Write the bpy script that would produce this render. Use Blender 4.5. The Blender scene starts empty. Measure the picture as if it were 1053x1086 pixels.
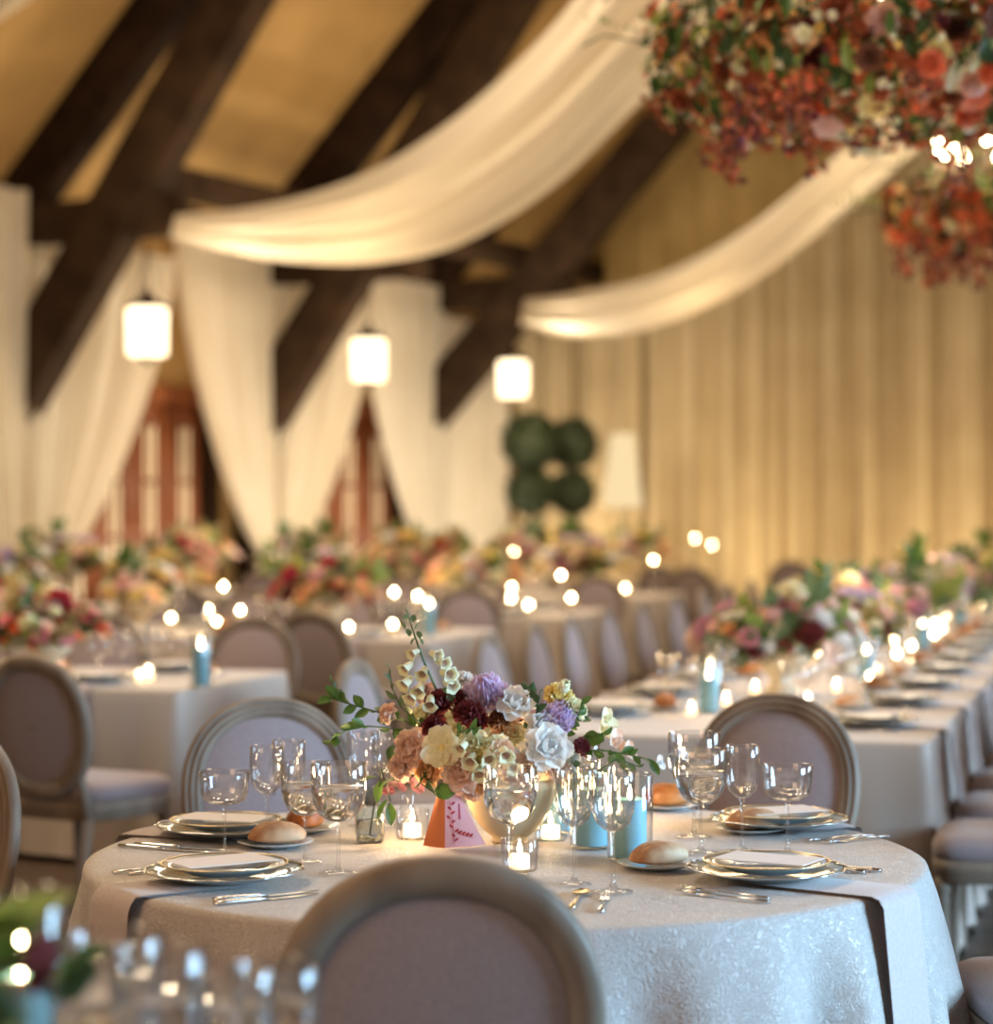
import bpy, math, random
from mathutils import Vector, Matrix
PI = math.pi
R = random.Random(7)
col = bpy.context.scene.collection
F, CX, HY, HC = 2420.0, 526.5, 548.0, 1.5      # focal length in pixels, principal x, horizon y, camera height

def P(px, py, Y): return Vector(((px - CX) / F * Y, Y, HC + (HY - py) / F * Y))
def onz(px, py, z):
    Y = (HC - z) * F / (py - HY); return P(px, py, Y)

# ------------------------------------------------------------------ mesh builder
class MB:
    def __init__(s): s.v = []; s.f = []; s.m = []
    def add(s, vs, fs, M=None, mi=0):
        n = len(s.v)
        for p in vs:
            p = Vector(p); s.v.append(M @ p if M is not None else p)
        for f in fs: s.f.append([i + n for i in f]); s.m.append(mi)
        return s
    def mesh(s, name, mats, smooth=True):
        me = bpy.data.meshes.new(name); me.from_pydata([tuple(p) for p in s.v], [], s.f)
        if not isinstance(mats, (list, tuple)): mats = [mats]
        for m in mats: me.materials.append(m)
        if len(mats) > 1: me.polygons.foreach_set('material_index', s.m)
        if smooth: me.polygons.foreach_set('use_smooth', [True] * len(me.polygons))
        me.update(); return me
    def build(s, name, mats, parent=None, smooth=True, loc=None):
        return obj(name, s.mesh(name, mats, smooth), parent, loc)

def obj(name, me, parent=None, loc=None, rz=0, sc=None):
    o = bpy.data.objects.new(name, me); col.objects.link(o)
    if parent: o.parent = parent
    if loc is not None: o.location = loc
    if rz: o.rotation_euler.z = rz
    if sc is not None: o.scale = (sc, sc, sc) if isinstance(sc, (int, float)) else sc
    return o
def tag(o, label, cat, group=None):
    o['label'] = label; o['category'] = cat
    if group: o['group'] = group
    return o
def thing(name, label, cat, loc=(0, 0, 0), rz=0, group=None):
    o = obj(name, None, None, loc, rz); return tag(o, label, cat, group)
def struct(o): o['kind'] = 'structure'; return o
def copy(root, loc, rz=0, label=None, group=None, sc=None, cat=None):
    r = root.copy(); col.objects.link(r); r.location = loc; r.rotation_euler = (0, 0, rz)
    if label: r['label'] = label
    if group: r['group'] = group
    if cat: r['category'] = cat
    if sc is not None: r.scale = (sc, sc, sc) if isinstance(sc, (int, float)) else sc
    for ch in list(root.children):
        c = ch.copy(); col.objects.link(c); c.parent = r
        for g in list(ch.children):
            d = g.copy(); col.objects.link(d); d.parent = c
    return r
USED = set()
def put(proto, loc, rz=0, label=None, group=None, sc=None):
    """first use moves the prototype itself, later uses copy it"""
    if proto.name not in USED:
        USED.add(proto.name); proto.location = loc; proto.rotation_euler = (0, 0, rz)
        if label: proto['label'] = label
        if group: proto['group'] = group
        if sc is not None: proto.scale = (sc, sc, sc) if isinstance(sc, (int, float)) else sc
        return proto
    return copy(proto, loc, rz, label, group, sc)
ORD = ['first', 'second', 'third', 'fourth', 'fifth', 'sixth', 'seventh', 'eighth', 'ninth', 'tenth', 'eleventh', 'twelfth', 'thirteenth', 'fourteenth', 'fifteenth', 'sixteenth', 'seventeenth', 'eighteenth', 'nineteenth', 'twentieth']

def lathe(mb, prof, seg=24, M=None, mi=0, cap0=False, cap1=False, rf=None):
    vs = []; fs = []; n = len(prof)
    for r, z in prof:
        for k in range(seg):
            a = 2 * PI * k / seg; q = r * (rf(a, z) if rf else 1)
            vs.append((q * math.cos(a), q * math.sin(a), z))
    for i in range(n - 1):
        for k in range(seg):
            k2 = (k + 1) % seg
            fs.append([i * seg + k, i * seg + k2, (i + 1) * seg + k2, (i + 1) * seg + k])
    if cap0: fs.append(list(range(seg))[::-1])
    if cap1: fs.append([(n - 1) * seg + k for k in range(seg)])
    mb.add(vs, fs, M, mi); return mb
def grid(mb, nu, nv, fn, M=None, mi=0, closed=False):
    vs = [fn(i / nu, j / nv) for j in range(nv + 1) for i in range(nu + (0 if closed else 1))]
    w = nu + (0 if closed else 1); fs = []
    for j in range(nv):
        for i in range(nu):
            i2 = (i + 1) % w if closed else i + 1
            fs.append([j * w + i, j * w + i2, (j + 1) * w + i2, (j + 1) * w + i])
    mb.add(vs, fs, M, mi); return mb
def tube(mb, pts, rad, seg=8, mi=0, cap=True, flat=1.0):
    pts = [Vector(p) for p in pts]; n = len(pts)
    if not isinstance(rad, (list, tuple)): rad = [rad] * n
    vs = []; fs = []; up = None
    for i, p in enumerate(pts):
        d = (pts[min(i + 1, n - 1)] - pts[max(i - 1, 0)]).normalized()
        if up is None: up = Vector((0, 0, 1)) if abs(d.z) < .9 else Vector((0, 1, 0))
        sd = d.cross(up).normalized(); up = sd.cross(d).normalized()
        for k in range(seg):
            a = 2 * PI * k / seg
            vs.append(p + sd * math.cos(a) * rad[i] + up * math.sin(a) * rad[i] * flat)
    for i in range(n - 1):
        for k in range(seg):
            k2 = (k + 1) % seg
            fs.append([i * seg + k, i * seg + k2, (i + 1) * seg + k2, (i + 1) * seg + k])
    if cap: fs.append(list(range(seg))[::-1]); fs.append([(n - 1) * seg + k for k in range(seg)])
    mb.add(vs, fs, None, mi); return mb
def box(mb, c, s, M=None, mi=0, b=0.0):
    """box of size s centred on c with bevelled edges b"""
    hx, hy, hz = s[0] / 2, s[1] / 2, s[2] / 2
    if b <= 0:
        vs = [(c[0] + x * hx, c[1] + y * hy, c[2] + z * hz) for z in (-1, 1) for y in (-1, 1) for x in (-1, 1)]
        mb.add(vs, [[0, 2, 3, 1], [4, 5, 7, 6], [0, 1, 5, 4], [2, 6, 7, 3], [0, 4, 6, 2], [1, 3, 7, 5]], M, mi); return mb
    def ring(ix, iy, z):
        out = []
        for sx, sy in ((1, 1), (-1, 1), (-1, -1), (1, -1)):
            a0 = {(1, 1): 0, (-1, 1): 90, (-1, -1): 180, (1, -1): 270}[(sx, sy)]
            for q in (0, 45, 90):
                a = math.radians(a0 + q)
                out.append((c[0] + sx * (hx - b) + (b - ix) * math.cos(a), c[1] + sy * (hy - b) + (b - ix) * math.sin(a), c[2] + z))
        return out
    rows = [ring(b, b, -hz), ring(b * .3, 0, -hz + b * .3), ring(0, 0, -hz + b), ring(0, 0, hz - b), ring(b * .3, 0, hz - b * .3), ring(b, b, hz)]
    vs = [p for r in rows for p in r]; fs = []
    for i in range(5):
        for k in range(12):
            k2 = (k + 1) % 12; fs.append([i * 12 + k, i * 12 + k2, (i + 1) * 12 + k2, (i + 1) * 12 + k])
    fs.append(list(range(12))[::-1]); fs.append([60 + k for k in range(12)])
    mb.add(vs, fs, M, mi); return mb
def beam(mb, a, b, side, wd, dp, mi=0):
    """timber from a to b; side = thickness direction, wd = thickness, dp = depth"""
    a = Vector(a); b = Vector(b); d = (b - a).normalized(); s = Vector(side).normalized(); u = s.cross(d).normalized()
    L = (b - a).length; M = Matrix((s, d, u)).transposed().to_4x4(); M.translation = (a + b) / 2
    box(mb, (0, 0, 0), (wd, L, dp), M, mi, b=.025); return mb
def TR(loc, rot=(0, 0, 0), sc=1):
    from mathutils import Euler
    s = Matrix.Diagonal((sc, sc, sc, 1)) if isinstance(sc, (int, float)) else Matrix.Diagonal((*sc, 1))
    return Matrix.Translation(loc) @ Euler(rot).to_matrix().to_4x4() @ s
def aim(loc, nrm, sc=1, spin=0):
    q = Vector(nrm).to_track_quat('Z', 'Y').to_matrix().to_4x4()
    return Matrix.Translation(loc) @ q @ Matrix.Rotation(spin, 4, 'Z') @ Matrix.Diagonal((sc, sc, sc, 1))

# ------------------------------------------------------------------ materials
def mat(name, colr=(.5, .5, .5), rough=.5, metal=0, spec=.5, **k):
    m = bpy.data.materials.new(name); m.use_nodes = True
    nt = m.node_tree; b = nt.nodes['Principled BSDF']
    b.inputs['Base Color'].default_value = (*colr, 1); b.inputs['Roughness'].default_value = rough
    b.inputs['Metallic'].default_value = metal; b.inputs['Specular IOR Level'].default_value = spec
    for kk, vv in k.items(): b.inputs[kk.replace('_', ' ')].default_value = vv
    return m
def noisy(m, c1, c2, scale=5, stretch=(1, 1, 1), detail=4, lo=.35, hi=.65, bump=0, bscale=None, bd=.01):
    nt = m.node_tree; N = nt.nodes; L = nt.links; b = N['Principled BSDF']
    tc = N.new('ShaderNodeTexCoord'); mp = N.new('ShaderNodeMapping'); mp.inputs['Scale'].default_value = stretch
    nz = N.new('ShaderNodeTexNoise'); nz.inputs['Scale'].default_value = scale; nz.inputs['Detail'].default_value = detail
    cr = N.new('ShaderNodeValToRGB'); e = cr.color_ramp.elements
    e[0].position = lo; e[1].position = hi; e[0].color = (*c1, 1); e[1].color = (*c2, 1)
    L.new(tc.outputs['Object'], mp.inputs[0]); L.new(mp.outputs[0], nz.inputs[0]); L.new(nz.outputs[0], cr.inputs[0]); L.new(cr.outputs[0], b.inputs['Base Color'])
    if bump:
        n2 = N.new('ShaderNodeTexNoise'); n2.inputs['Scale'].default_value = bscale or scale * 4; n2.inputs['Detail'].default_value = 3
        L.new(mp.outputs[0], n2.inputs[0]); bp = N.new('ShaderNodeBump'); bp.inputs['Strength'].default_value = bump; bp.inputs['Distance'].default_value = bd
        L.new(n2.outputs[0], bp.inputs['Height']); L.new(bp.outputs[0], b.inputs['Normal'])
    return m
def translucent(m, colr, f=.3):
    nt = m.node_tree; N = nt.nodes; L = nt.links; b = N['Principled BSDF']; out = N['Material Output']
    t = N.new('ShaderNodeBsdfTranslucent'); t.inputs[0].default_value = (*colr, 1)
    mx = N.new('ShaderNodeMixShader'); mx.inputs[0].default_value = f
    L.new(b.outputs[0], mx.inputs[1]); L.new(t.outputs[0], mx.inputs[2]); L.new(mx.outputs[0], out.inputs[0]); return m
def emit(name, colr, st):
    m = bpy.data.materials.new(name); m.use_nodes = True; nt = m.node_tree; nt.nodes.clear()
    o = nt.nodes.new('ShaderNodeOutputMaterial'); e = nt.nodes.new('ShaderNodeEmission')
    e.inputs[0].default_value = (*colr, 1); e.inputs[1].default_value = st; nt.links.new(e.outputs[0], o.inputs[0]); return m
def thin_glass(name, tint=(1, 1, 1), refl=1.0, rough=.02, ior=1.5):
    """thin clear sheet: passes light straight through, mirrors it by Fresnel"""
    m = bpy.data.materials.new(name); m.use_nodes = True; nt = m.node_tree; nt.nodes.clear(); N = nt.nodes
    o = N.new('ShaderNodeOutputMaterial'); t = N.new('ShaderNodeBsdfTransparent'); g = N.new('ShaderNodeBsdfGlossy')
    t.inputs[0].default_value = (*tint, 1); g.inputs['Roughness'].default_value = rough
    fr = N.new('ShaderNodeLayerWeight'); fr.inputs['Blend'].default_value = .5
    pw = N.new('ShaderNodeMath'); pw.operation = 'POWER'; pw.inputs[1].default_value = 3.2
    ml = N.new('ShaderNodeMath'); ml.operation = 'MULTIPLY_ADD'; ml.inputs[1].default_value = .75 * refl; ml.inputs[2].default_value = .045 * refl
    mx = N.new('ShaderNodeMixShader')
    nt.links.new(fr.outputs['Facing'], pw.inputs[0]); nt.links.new(pw.outputs[0], ml.inputs[0]); nt.links.new(ml.outputs[0], mx.inputs[0])
    nt.links.new(t.outputs[0], mx.inputs[1]); nt.links.new(g.outputs[0], mx.inputs[2]); nt.links.new(mx.outputs[0], o.inputs[0]); return m

wood = noisy(mat('weathered_wood', rough=.55), (.17, .125, .09), (.34, .27, .21), 9, (1, 1, .25), 6, .3, .7, .3, 40, .002)
fabric = noisy(mat('chair_linen', rough=.9, Sheen_Weight=.3), (.28, .225, .235), (.36, .295, .30), 160, (1, 1, 1), 2, .3, .7, .25, 420, .001)
pipe_m = mat('chair_piping', (.20, .165, .15), .7)
timber = noisy(mat('dark_timber', rough=.9, spec=.12), (.014, .007, .004), (.032, .016, .009), 3, (1, 1, 1), 5)
timber_l = noisy(mat('brown_timber', rough=.9, spec=.12), (.030, .017, .010), (.058, .034, .019), 3, (1, 1, 1), 5)
floor_m = noisy(mat('floor_wood', rough=.45), (.045, .028, .018), (.10, .062, .038), 2, (1, 6, 1), 5)
plaster = noisy(mat('ochre_wall', rough=.9), (.48, .31, .13), (.55, .37, .17), 1.2)
liner = noisy(mat('ceiling_liner', rough=.9), (.38, .235, .085), (.46, .285, .105), 1.5, (1, 1, 1), 4)
drape_m = translucent(noisy(mat('ivory_voile', rough=.85, Sheen_Weight=.2), (.84, .77, .64), (.88, .82, .70), 2), (.86, .78, .62), .35)
swag_m = translucent(noisy(mat('swag_voile', rough=.85, Sheen_Weight=.2), (.80, .72, .59), (.84, .77, .65), 2), (.84, .76, .6), .35)
curt_m = translucent(noisy(mat('gold_curtain', rough=.85, Sheen_Weight=.2), (.60, .49, .31), (.67, .56, .37), 2), (.7, .55, .32), .2)
gable_m = noisy(mat('gable_cloth', rough=.9), (.38, .26, .10), (.44, .31, .125), 2)
door_m = noisy(mat('mahogany', rough=.4), (.19, .055, .02), (.27, .085, .03), 6, (1, 1, .3))
doorglass = mat('door_glass', (.62, .52, .36), .3, Emission_Strength=.42)  # faint emission stands in for outside light behind the panes
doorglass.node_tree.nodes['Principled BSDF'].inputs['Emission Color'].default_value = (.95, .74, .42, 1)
silver = mat('silver', (.78, .78, .78), .25, 1)
gold = mat('pale_gold', (.78, .62, .36), .3, 1)
china = mat('china', (.62, .66, .68), .18, 0, .6, Coat_Weight=.4)
china_rim = mat('glazed_charger', (.46, .52, .52), .15, .35, .6)
paper = mat('card_stock', (.86, .83, .84), .75)
crust = noisy(mat('bread_crust', rough=.4), (.30, .085, .02), (.60, .27, .08), 12, (1, 1, 1), 5, .35, .7, .3, 60, .003)
flour = noisy(mat('floured_crust', rough=.6), (.42, .17, .06), (.75, .52, .33), 14, (1, 1, 1), 5, .35, .6, .3, 60, .003)
glass = thin_glass('clear_glass')
def thick_glass(name, f):
    m = thin_glass(name, (1, 1, 1), 1.3, .015); nt = m.node_tree; N = nt.nodes; o = [n for n in N if n.type == 'OUTPUT_MATERIAL'][0]; src = o.inputs[0].links[0].from_socket
    g = N.new('ShaderNodeBsdfGlass'); g.inputs['Roughness'].default_value = 0; g.inputs['IOR'].default_value = 1.47
    mx = N.new('ShaderNodeMixShader'); mx.inputs[0].default_value = f; nt.links.new(src, mx.inputs[1]); nt.links.new(g.outputs[0], mx.inputs[2]); nt.links.new(mx.outputs[0], o.inputs[0]); return m
glass_h = thick_glass('blown_glass', .12)
glass_s = thin_glass('sheer_glass', (.98, .99, .99), 1.25)
glass_c = thin_glass('cut_crystal', (.93, .96, .95), 1.5, .05)
water = mat('water', (1, 1, 1), .0, 0, .5, Transmission_Weight=1.0, IOR=1.33)
flame = emit('flame', (1, .72, .38), 90)
bulb_m = emit('warm_bulb', (1, .74, .42), 60)
wax = mat('white_wax', (.9, .8, .6), .5, 0, .4, Subsurface_Weight=.3)
wax_glow = mat('glowing_wax', (.95, .82, .6), .5, Emission_Strength=3.0)  # emission painted in for flame light soaking through the wax
wax_glow.node_tree.nodes['Principled BSDF'].inputs['Emission Color'].default_value = (1, .66, .30, 1)
wax_faint_glow = mat('faint_glow_wax', (.9, .8, .6), .5, Emission_Strength=.45)  # weaker painted glow for the wax of far candles
wax_faint_glow.node_tree.nodes['Principled BSDF'].inputs['Emission Color'].default_value = (1, .62, .26, 1)
bluewax = mat('blue_wax', (.30, .60, .70), .5, 0, .4, Subsurface_Weight=.2)
shade_m = emit('lamp_shade_glow', (1, .80, .50), 3.6)
cone_m = emit('cone_shade_glow', (1, .76, .42), .95)
brass = mat('dark_brass', (.22, .14, .06), .4, 1)
cream_cer = noisy(mat('cream_ceramic', rough=.5), (.74, .62, .40), (.80, .68, .46), 4)
orange_card = mat('orange_card', (.83, .26, .10), .7); pink_card = mat('pink_card', (.84, .44, .48), .7); red_ink = mat('red_ink', (.55, .06, .10), .6)
leafm = [translucent(noisy(mat('leaf_%s' % n, rough=.45), a, b, 30), b, .3) for n, a, b in (
    ('green', (.045, .11, .02), (.10, .20, .04)), ('dark', (.018, .05, .014), (.05, .10, .025)), ('lime', (.20, .27, .05), (.30, .38, .09)), ('sage', (.10, .17, .08), (.17, .25, .12)), ('pale', (.30, .27, .12), (.42, .36, .18)))]
topi_m = noisy(mat('boxwood', rough=.6), (.012, .022, .006), (.035, .05, .014), 20)
napk = noisy(mat('mauve_napkin', rough=.85, Sheen_Weight=.3), (.50, .42, .41), (.56, .48, .47), 120)
FC = dict(blush=(.86, .62, .52), pink=(.80, .36, .42), cream=(.88, .79, .58), white=(.86, .84, .80), yellow=(.86, .68, .30), peach=(.86, .52, .28),
          burg=(.17, .025, .032), lav=(.64, .50, .68), coral=(.76, .22, .10), rust=(.42, .11, .04), red=(.46, .03, .05), mauve=(.56, .28, .36), rose=(.74, .50, .43), bulb=(.10, .18, .07), brown=(.20, .07, .035))
fm = {}
for k_, c_ in FC.items():
    c2 = tuple(min(1, x * 1.25 + .02) for x in c_)
    fm[k_] = translucent(noisy(mat('petal_' + k_, rough=.6), c_, c2, 25), c2, .3)
speck = noisy(mat('speckled_throat', rough=.6), (.30, .05, .08), (.82, .70, .50), 160, (1, 1, 1), 1, .42, .5)

def cloth_mat(name, a, b, pat=True, sc=26):
    m = mat(name, a, .62, 0, .5, Sheen_Weight=.25); nt = m.node_tree; N = nt.nodes; L = nt.links; bs = N['Principled BSDF']
    tc = N.new('ShaderNodeTexCoord'); nz = N.new('ShaderNodeTexNoise'); nz.inputs['Scale'].default_value = sc; nz.inputs['Detail'].default_value = 2; nz.inputs['Distortion'].default_value = 2.2
    L.new(tc.outputs['Object'], nz.inputs[0])
    wv = N.new('ShaderNodeMath'); wv.operation = 'MULTIPLY'; wv.inputs[1].default_value = 60; sn = N.new('ShaderNodeMath'); sn.operation = 'SINE'
    L.new(nz.outputs[0], wv.inputs[0]); L.new(wv.outputs[0], sn.inputs[0])
    cr = N.new('ShaderNodeValToRGB'); e = cr.color_ramp.elements; e[0].position = .3; e[1].position = .7; e[0].color = (*a, 1); e[1].color = (*b, 1)
    L.new(sn.outputs[0], cr.inputs[0]); L.new(cr.outputs[0], bs.inputs['Base Color'])
    if pat:
        r2 = N.new('ShaderNodeMapRange'); r2.inputs['From Min'].default_value = -1; r2.inputs['To Min'].default_value = .68; r2.inputs['To Max'].default_value = .36
        L.new(sn.outputs[0], r2.inputs[0]); L.new(r2.outputs[0], bs.inputs['Roughness'])
        bp = N.new('ShaderNodeBump'); bp.inputs['Strength'].default_value = .45; bp.inputs['Distance'].default_value = .0015
        L.new(sn.outputs[0], bp.inputs['Height']); L.new(bp.outputs[0], bs.inputs['Normal'])
    return m
damask = cloth_mat('damask', (.50, .455, .43), (.62, .58, .56), True, 26)
linen = cloth_mat('table_linen', (.55, .475, .41), (.57, .49, .43), False, 40)

# ------------------------------------------------------------------ chair
def sell(a, b, n, t):
    c, s = math.cos(t), math.sin(t)
    return (a * math.copysign(abs(c) ** (2 / n), c), b * math.copysign(abs(s) ** (2 / n), s))
def make_chair():
    t = thing('dining_chair', 'chair', 'chair')
    A, B, n, zc = .258, .272, 2.2, .716
    Mt = Matrix.Translation((0, -.245, .46)) @ Matrix.Rotation(math.radians(9), 4, 'X') @ Matrix.Translation((0, 0, -.46 + zc))
    S = 64
    def sweep(mb, prof, a=A, b=B):
        vs = []; K = len(prof)
        for k in range(S):
            th = 2 * PI * k / S; x, z = sell(a, b, n, th)
            x2, z2 = sell(a, b, n, th + .01); x1, z1 = sell(a, b, n, th - .01)
            d = Vector((x2 - x1, z2 - z1)).normalized(); nx, nz = d.y, -d.x
            for (r, y) in prof: vs.append((x + nx * r, y, z + nz * r))
        fs = []
        for k in range(S):
            k2 = (k + 1) % S
            for i in range(K):
                i2 = (i + 1) % K; fs.append([k * K + i, k2 * K + i, k2 * K + i2, k * K + i2])
        mb.add(vs, fs, Mt)
    # ring: flat rear, three grooves in front (front = +y)
    prof = [(-.058, -.010), (-.052, -.017), (-.030, -.021), (-.008, -.019), (0, -.010), (.002, .006), (-.004, .016), (-.010, .018), (-.013, .011), (-.016, .011), (-.019, .021),
            (-.028, .023), (-.031, .014), (-.034, .014), (-.037, .021), (-.045, .020), (-.048, .011), (-.054, .010), (-.058, .004)]
    mb = MB(); sweep(mb, prof); fr = mb.build('back_frame', wood, t)
    def dome(y0, h, sgn, a, b):
        mb = MB(); vs = []; fs = []; rings = [0.02, .25, .5, .7, .85, .94, 1.0]
        for r in rings:
            for k in range(S):
                x, z = sell(a * r, b * r, n, 2 * PI * k / S); vs.append((x, y0 + sgn * h * (1 - r ** 3.2), z))
        for i in range(len(rings) - 1):
            for k in range(S):
                k2 = (k + 1) % S; fs.append([i * S + k, i * S + k2, (i + 1) * S + k2, (i + 1) * S + k])
        fs.append(list(range(S))); mb.add(vs, fs, Mt); return mb
    dome(.006, .026, 1, A - .056, B - .056).build('back_cushion', fabric, t)
    rp = dome(-.006, .012, -1, A - .055, B - .055).build('rear_panel', fabric, t)
    mb = MB(); sweep(mb, [(-.0585 + .004 * math.cos(q), -.009 + .004 * math.sin(q)) for q in (0, 1.57, 3.14, 4.71)]); mb.build('piping', pipe_m, rp)
    # seat cushion
    mb = MB(); vs = []; fs = []; S2 = 40
    lay = [(.93, .425), (1.0, .435), (1.01, .465), (.97, .487), (.88, .499), (.6, .508), (.25, .511), (.02, .512)]
    for sc, z in lay:
        for k in range(S2):
            x, y = sell(.25, .235, 5, 2 * PI * k / S2); w = 1 + .10 * y / .235
            vs.append((x * w * sc, y * sc + .01, z))
    for i in range(len(lay) - 1):
        for k in range(S2):
            k2 = (k + 1) % S2; fs.append([i * S2 + k, i * S2 + k2, (i + 1) * S2 + k2, (i + 1) * S2 + k])
    fs.append(list(range(S2))[::-1]); fs.append([(len(lay) - 1) * S2 + k for k in range(S2)])
    mb.add(vs, fs); mb.build('seat_cushion', fabric, t)
    mb = MB(); vs = []; fs = []
    lay = [(.96, .355), (1.0, .362), (.99, .385), (1.01, .39), (1.01, .425), (.9, .43)]
    for sc, z in lay:
        for k in range(S2):
            x, y = sell(.25, .235, 5, 2 * PI * k / S2); w = 1 + .10 * y / .235
            vs.append((x * w * sc, y * sc + .01, z))
    for i in range(len(lay) - 1):
        for k in range(S2):
            k2 = (k + 1) % S2; fs.append([i * S2 + k, i * S2 + k2, (i + 1) * S2 + k2, (i + 1) * S2 + k])
    fs.append(list(range(S2))[::-1]); fs.append([(len(lay) - 1) * S2 + k for k in range(S2)]); mb.add(vs, fs); mb.build('seat_frame', wood, t)
    lp = [(.011, 0), (.014, .01), (.012, .03), (.015, .06), (.022, .29), (.024, .30), (.019, .31), (.026, .325), (.026, .37)]
    for sx in (-1, 1):
        mb = MB(); lathe(mb, lp, 14, TR((sx * .215, .205, 0)), cap0=True, cap1=True); mb.build('leg', wood, t)
        mb = MB(); tube(mb, [(sx * .20, -.285, 0), (sx * .198, -.25, .15), (sx * .195, -.222, .38)], [.013, .018, .022], 8); mb.build('leg', wood, t)
        mb = MB(); tube(mb, [(sx * .195, -.222, .36), (sx * .192, -.238, .46), (sx * .178, -.262, .56), (sx * .165, -.272, .60)], [.022, .02, .018, .014], 8); mb.build('back_post', wood, t)
    return t
chair = make_chair()
def place_chair(back, face, label, group=None, z=0):
    """back = xy of the backrest, face = facing angle in degrees from +X"""
    a = math.radians(face); o = put(chair, (back[0] + .25 * math.cos(a), back[1] + .25 * math.sin(a), z), a - PI / 2, label, group)
    return o

# ------------------------------------------------------------------ glassware
def glassware(name, label, cat, bowl, stem, liq=None, seg=28, gm=None):
    gm = gm or glass_h
    t = thing(name, label, cat)
    mb = MB(); lathe(mb, bowl, seg); mb.build('bowl', gm, t)
    mb = MB(); lathe(mb, stem, max(12, seg // 2)); mb.build('stem', gm, t)
    if liq: mb = MB(); lathe(mb, liq, seg, cap0=True, cap1=True); mb.build('water', water, t)
    return t
def shell(out, th=.0013):
    """outer profile bottom->top, then rim and inner wall back down"""
    return out + [(out[-1][0] - th * .5, out[-1][1] + th * .6)] + [(max(r - th, .0002), z + (th if i == 0 else 0)) for i, (r, z) in reversed(list(enumerate(out)))]
def stemprof(h, rf=.036):
    return [(rf, .0005), (rf, .0022), (rf * .55, .0035), (.008, .008), (.0042, .02), (.0034, h * .5), (.0042, h - .01), (.009, h + .002)]
coupe = glassware('coupe_glass', '', 'glass', shell([(.002, .118), (.03, .121), (.045, .130), (.052, .146), (.0545, .170), (.0565, .196)]), stemprof(.118))
wine = glassware('wine_glass', '', 'glass', shell([(.002, .120), (.016, .124), (.030, .138), (.0375, .160), (.0400, .185), (.0395, .215), (.0385, .240)]), stemprof(.120))
gob_o = [(.002, .105), (.022, .108), (.040, .120), (.051, .140), (.0555, .162), (.0565, .19), (.0560, .225)]
goblet = glassware('water_goblet', '', 'glass', shell(gob_o), stemprof(.105, .040),
                   [(.001, .1075), (.021, .1095), (.0385, .121), (.0493, .141), (.0537, .162), (.0545, .178), (.0500, .1785)])
# light versions for the background: bowl and stem in one
def lite(name, bowl, sh, seg=12):
    mb = MB(); lathe(mb, bowl, seg); lathe(mb, [(.035, .001), (.034, .003), (.004, .01), (.0035, sh)], 8); return tag(mb.build(name, glass), '', 'glass')
wine_l = lite('wine_glass', [(.002, .12), (.03, .138), (.040, .17), (.0395, .24), (.0385, .24), (.0385, .17), (.002, .125)], .12)
gob_l = lite('water_goblet', [(.002, .105), (.040, .12), (.055, .16), (.056, .225), (.0545, .225), (.0535, .165), (.002, .112)], .105)

# ------------------------------------------------------------------ candles
def flame_mb(z, s=1.0, seg=10):
    mb = MB(); lathe(mb, [(.0005, z), (.0045 * s, z + .005 * s), (.006 * s, z + .011 * s), (.0045 * s, z + .02 * s), (.0005, z + .034 * s)], seg); return mb
def make_votive(seg=24):
    t = thing('votive_candle', '', 'candle')
    mb = MB(); lathe(mb, shell([(.001, .001), (.034, .0015), (.037, .006), (.0385, .03), (.040, .068)], .0022), seg); mb.build('glass_cup', glass, t)
    mb = MB(); lathe(mb, [(.0002, .006), (.020, .006), (.021, .008), (.021, .033), (.019, .036), (.0002, .0355)], seg); c = mb.build('candle', wax_glow, t)
    flame_mb(.037, .9).build('flame', flame, c)
    return t
votive = make_votive()
def make_hurricane(seg=32):
    t = thing('hurricane_candle', '', 'candle')
    mb = MB(); lathe(mb, shell([(.001, .001), (.047, .0015), (.050, .006), (.050, .185)], .0025), seg); mb.build('glass_cylinder', glass_s, t)
    mb = MB(); lathe(mb, [(.0002, .006), (.035, .006), (.0365, .009), (.0365, .128), (.034, .134), (.028, .130), (.0002, .128)], seg); c = mb.build('pillar_candle', bluewax, t)
    flame_mb(.130, 1.0).build('flame', flame, c)
    return t
hurricane = make_hurricane()
def make_farcandle():
    t = thing('votive_candle', '', 'candle')
    mb = MB(); lathe(mb, [(.001, .002), (.040, .002), (.042, .09), (.040, .09), (.038, .006)], 12); mb.build('glass_cup', glass, t)
    mb = MB(); lathe(mb, [(.0002, .006), (.03, .006), (.03, .05), (.0002, .052)], 12); c = mb.build('candle', wax_faint_glow, t)
    mb = MB(); lathe(mb, [(.0005, .052), (.0095, .057), (.0125, .066), (.0095, .075), (.0005, .084)], 8); mb.build('flame', flame, c)
    return t
farcandle = make_farcandle()

# ------------------------------------------------------------------ tableware
def scal(a, z): return 1 + .018 * math.cos(14 * a)
def make_charger():
    t = thing('charger_plate', '', 'plate')
    mb = MB(); lathe(mb, [(.001, .004), (.085, .002), (.098, .004), (.125, .012), (.160, .021), (.1615, .023), (.125, .0155), (.095, .0075), (.001, .007)], 84, rf=lambda a, z: scal(a, z) if z > .02 else 1); mb.build('plate_body', china_rim, t)
    mb = MB(); lathe(mb, [(.1600, .0222), (.1625, .0218), (.1638, .0232), (.1625, .0246), (.1600, .0238), (.1600, .0222)], 112, rf=lambda a, z: scal(a, z) * (1 + .006 * math.cos(56 * a))); mb.build('beaded_rim', silver, t)
    return t
charger = make_charger()
mb = MB(); lathe(mb, [(.001, .006), (.07, .004), (.08, .006), (.105, .017), (.128, .024), (.129, .0255), (.105, .020), (.078, .0095), (.001, .009)], 48)
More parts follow.
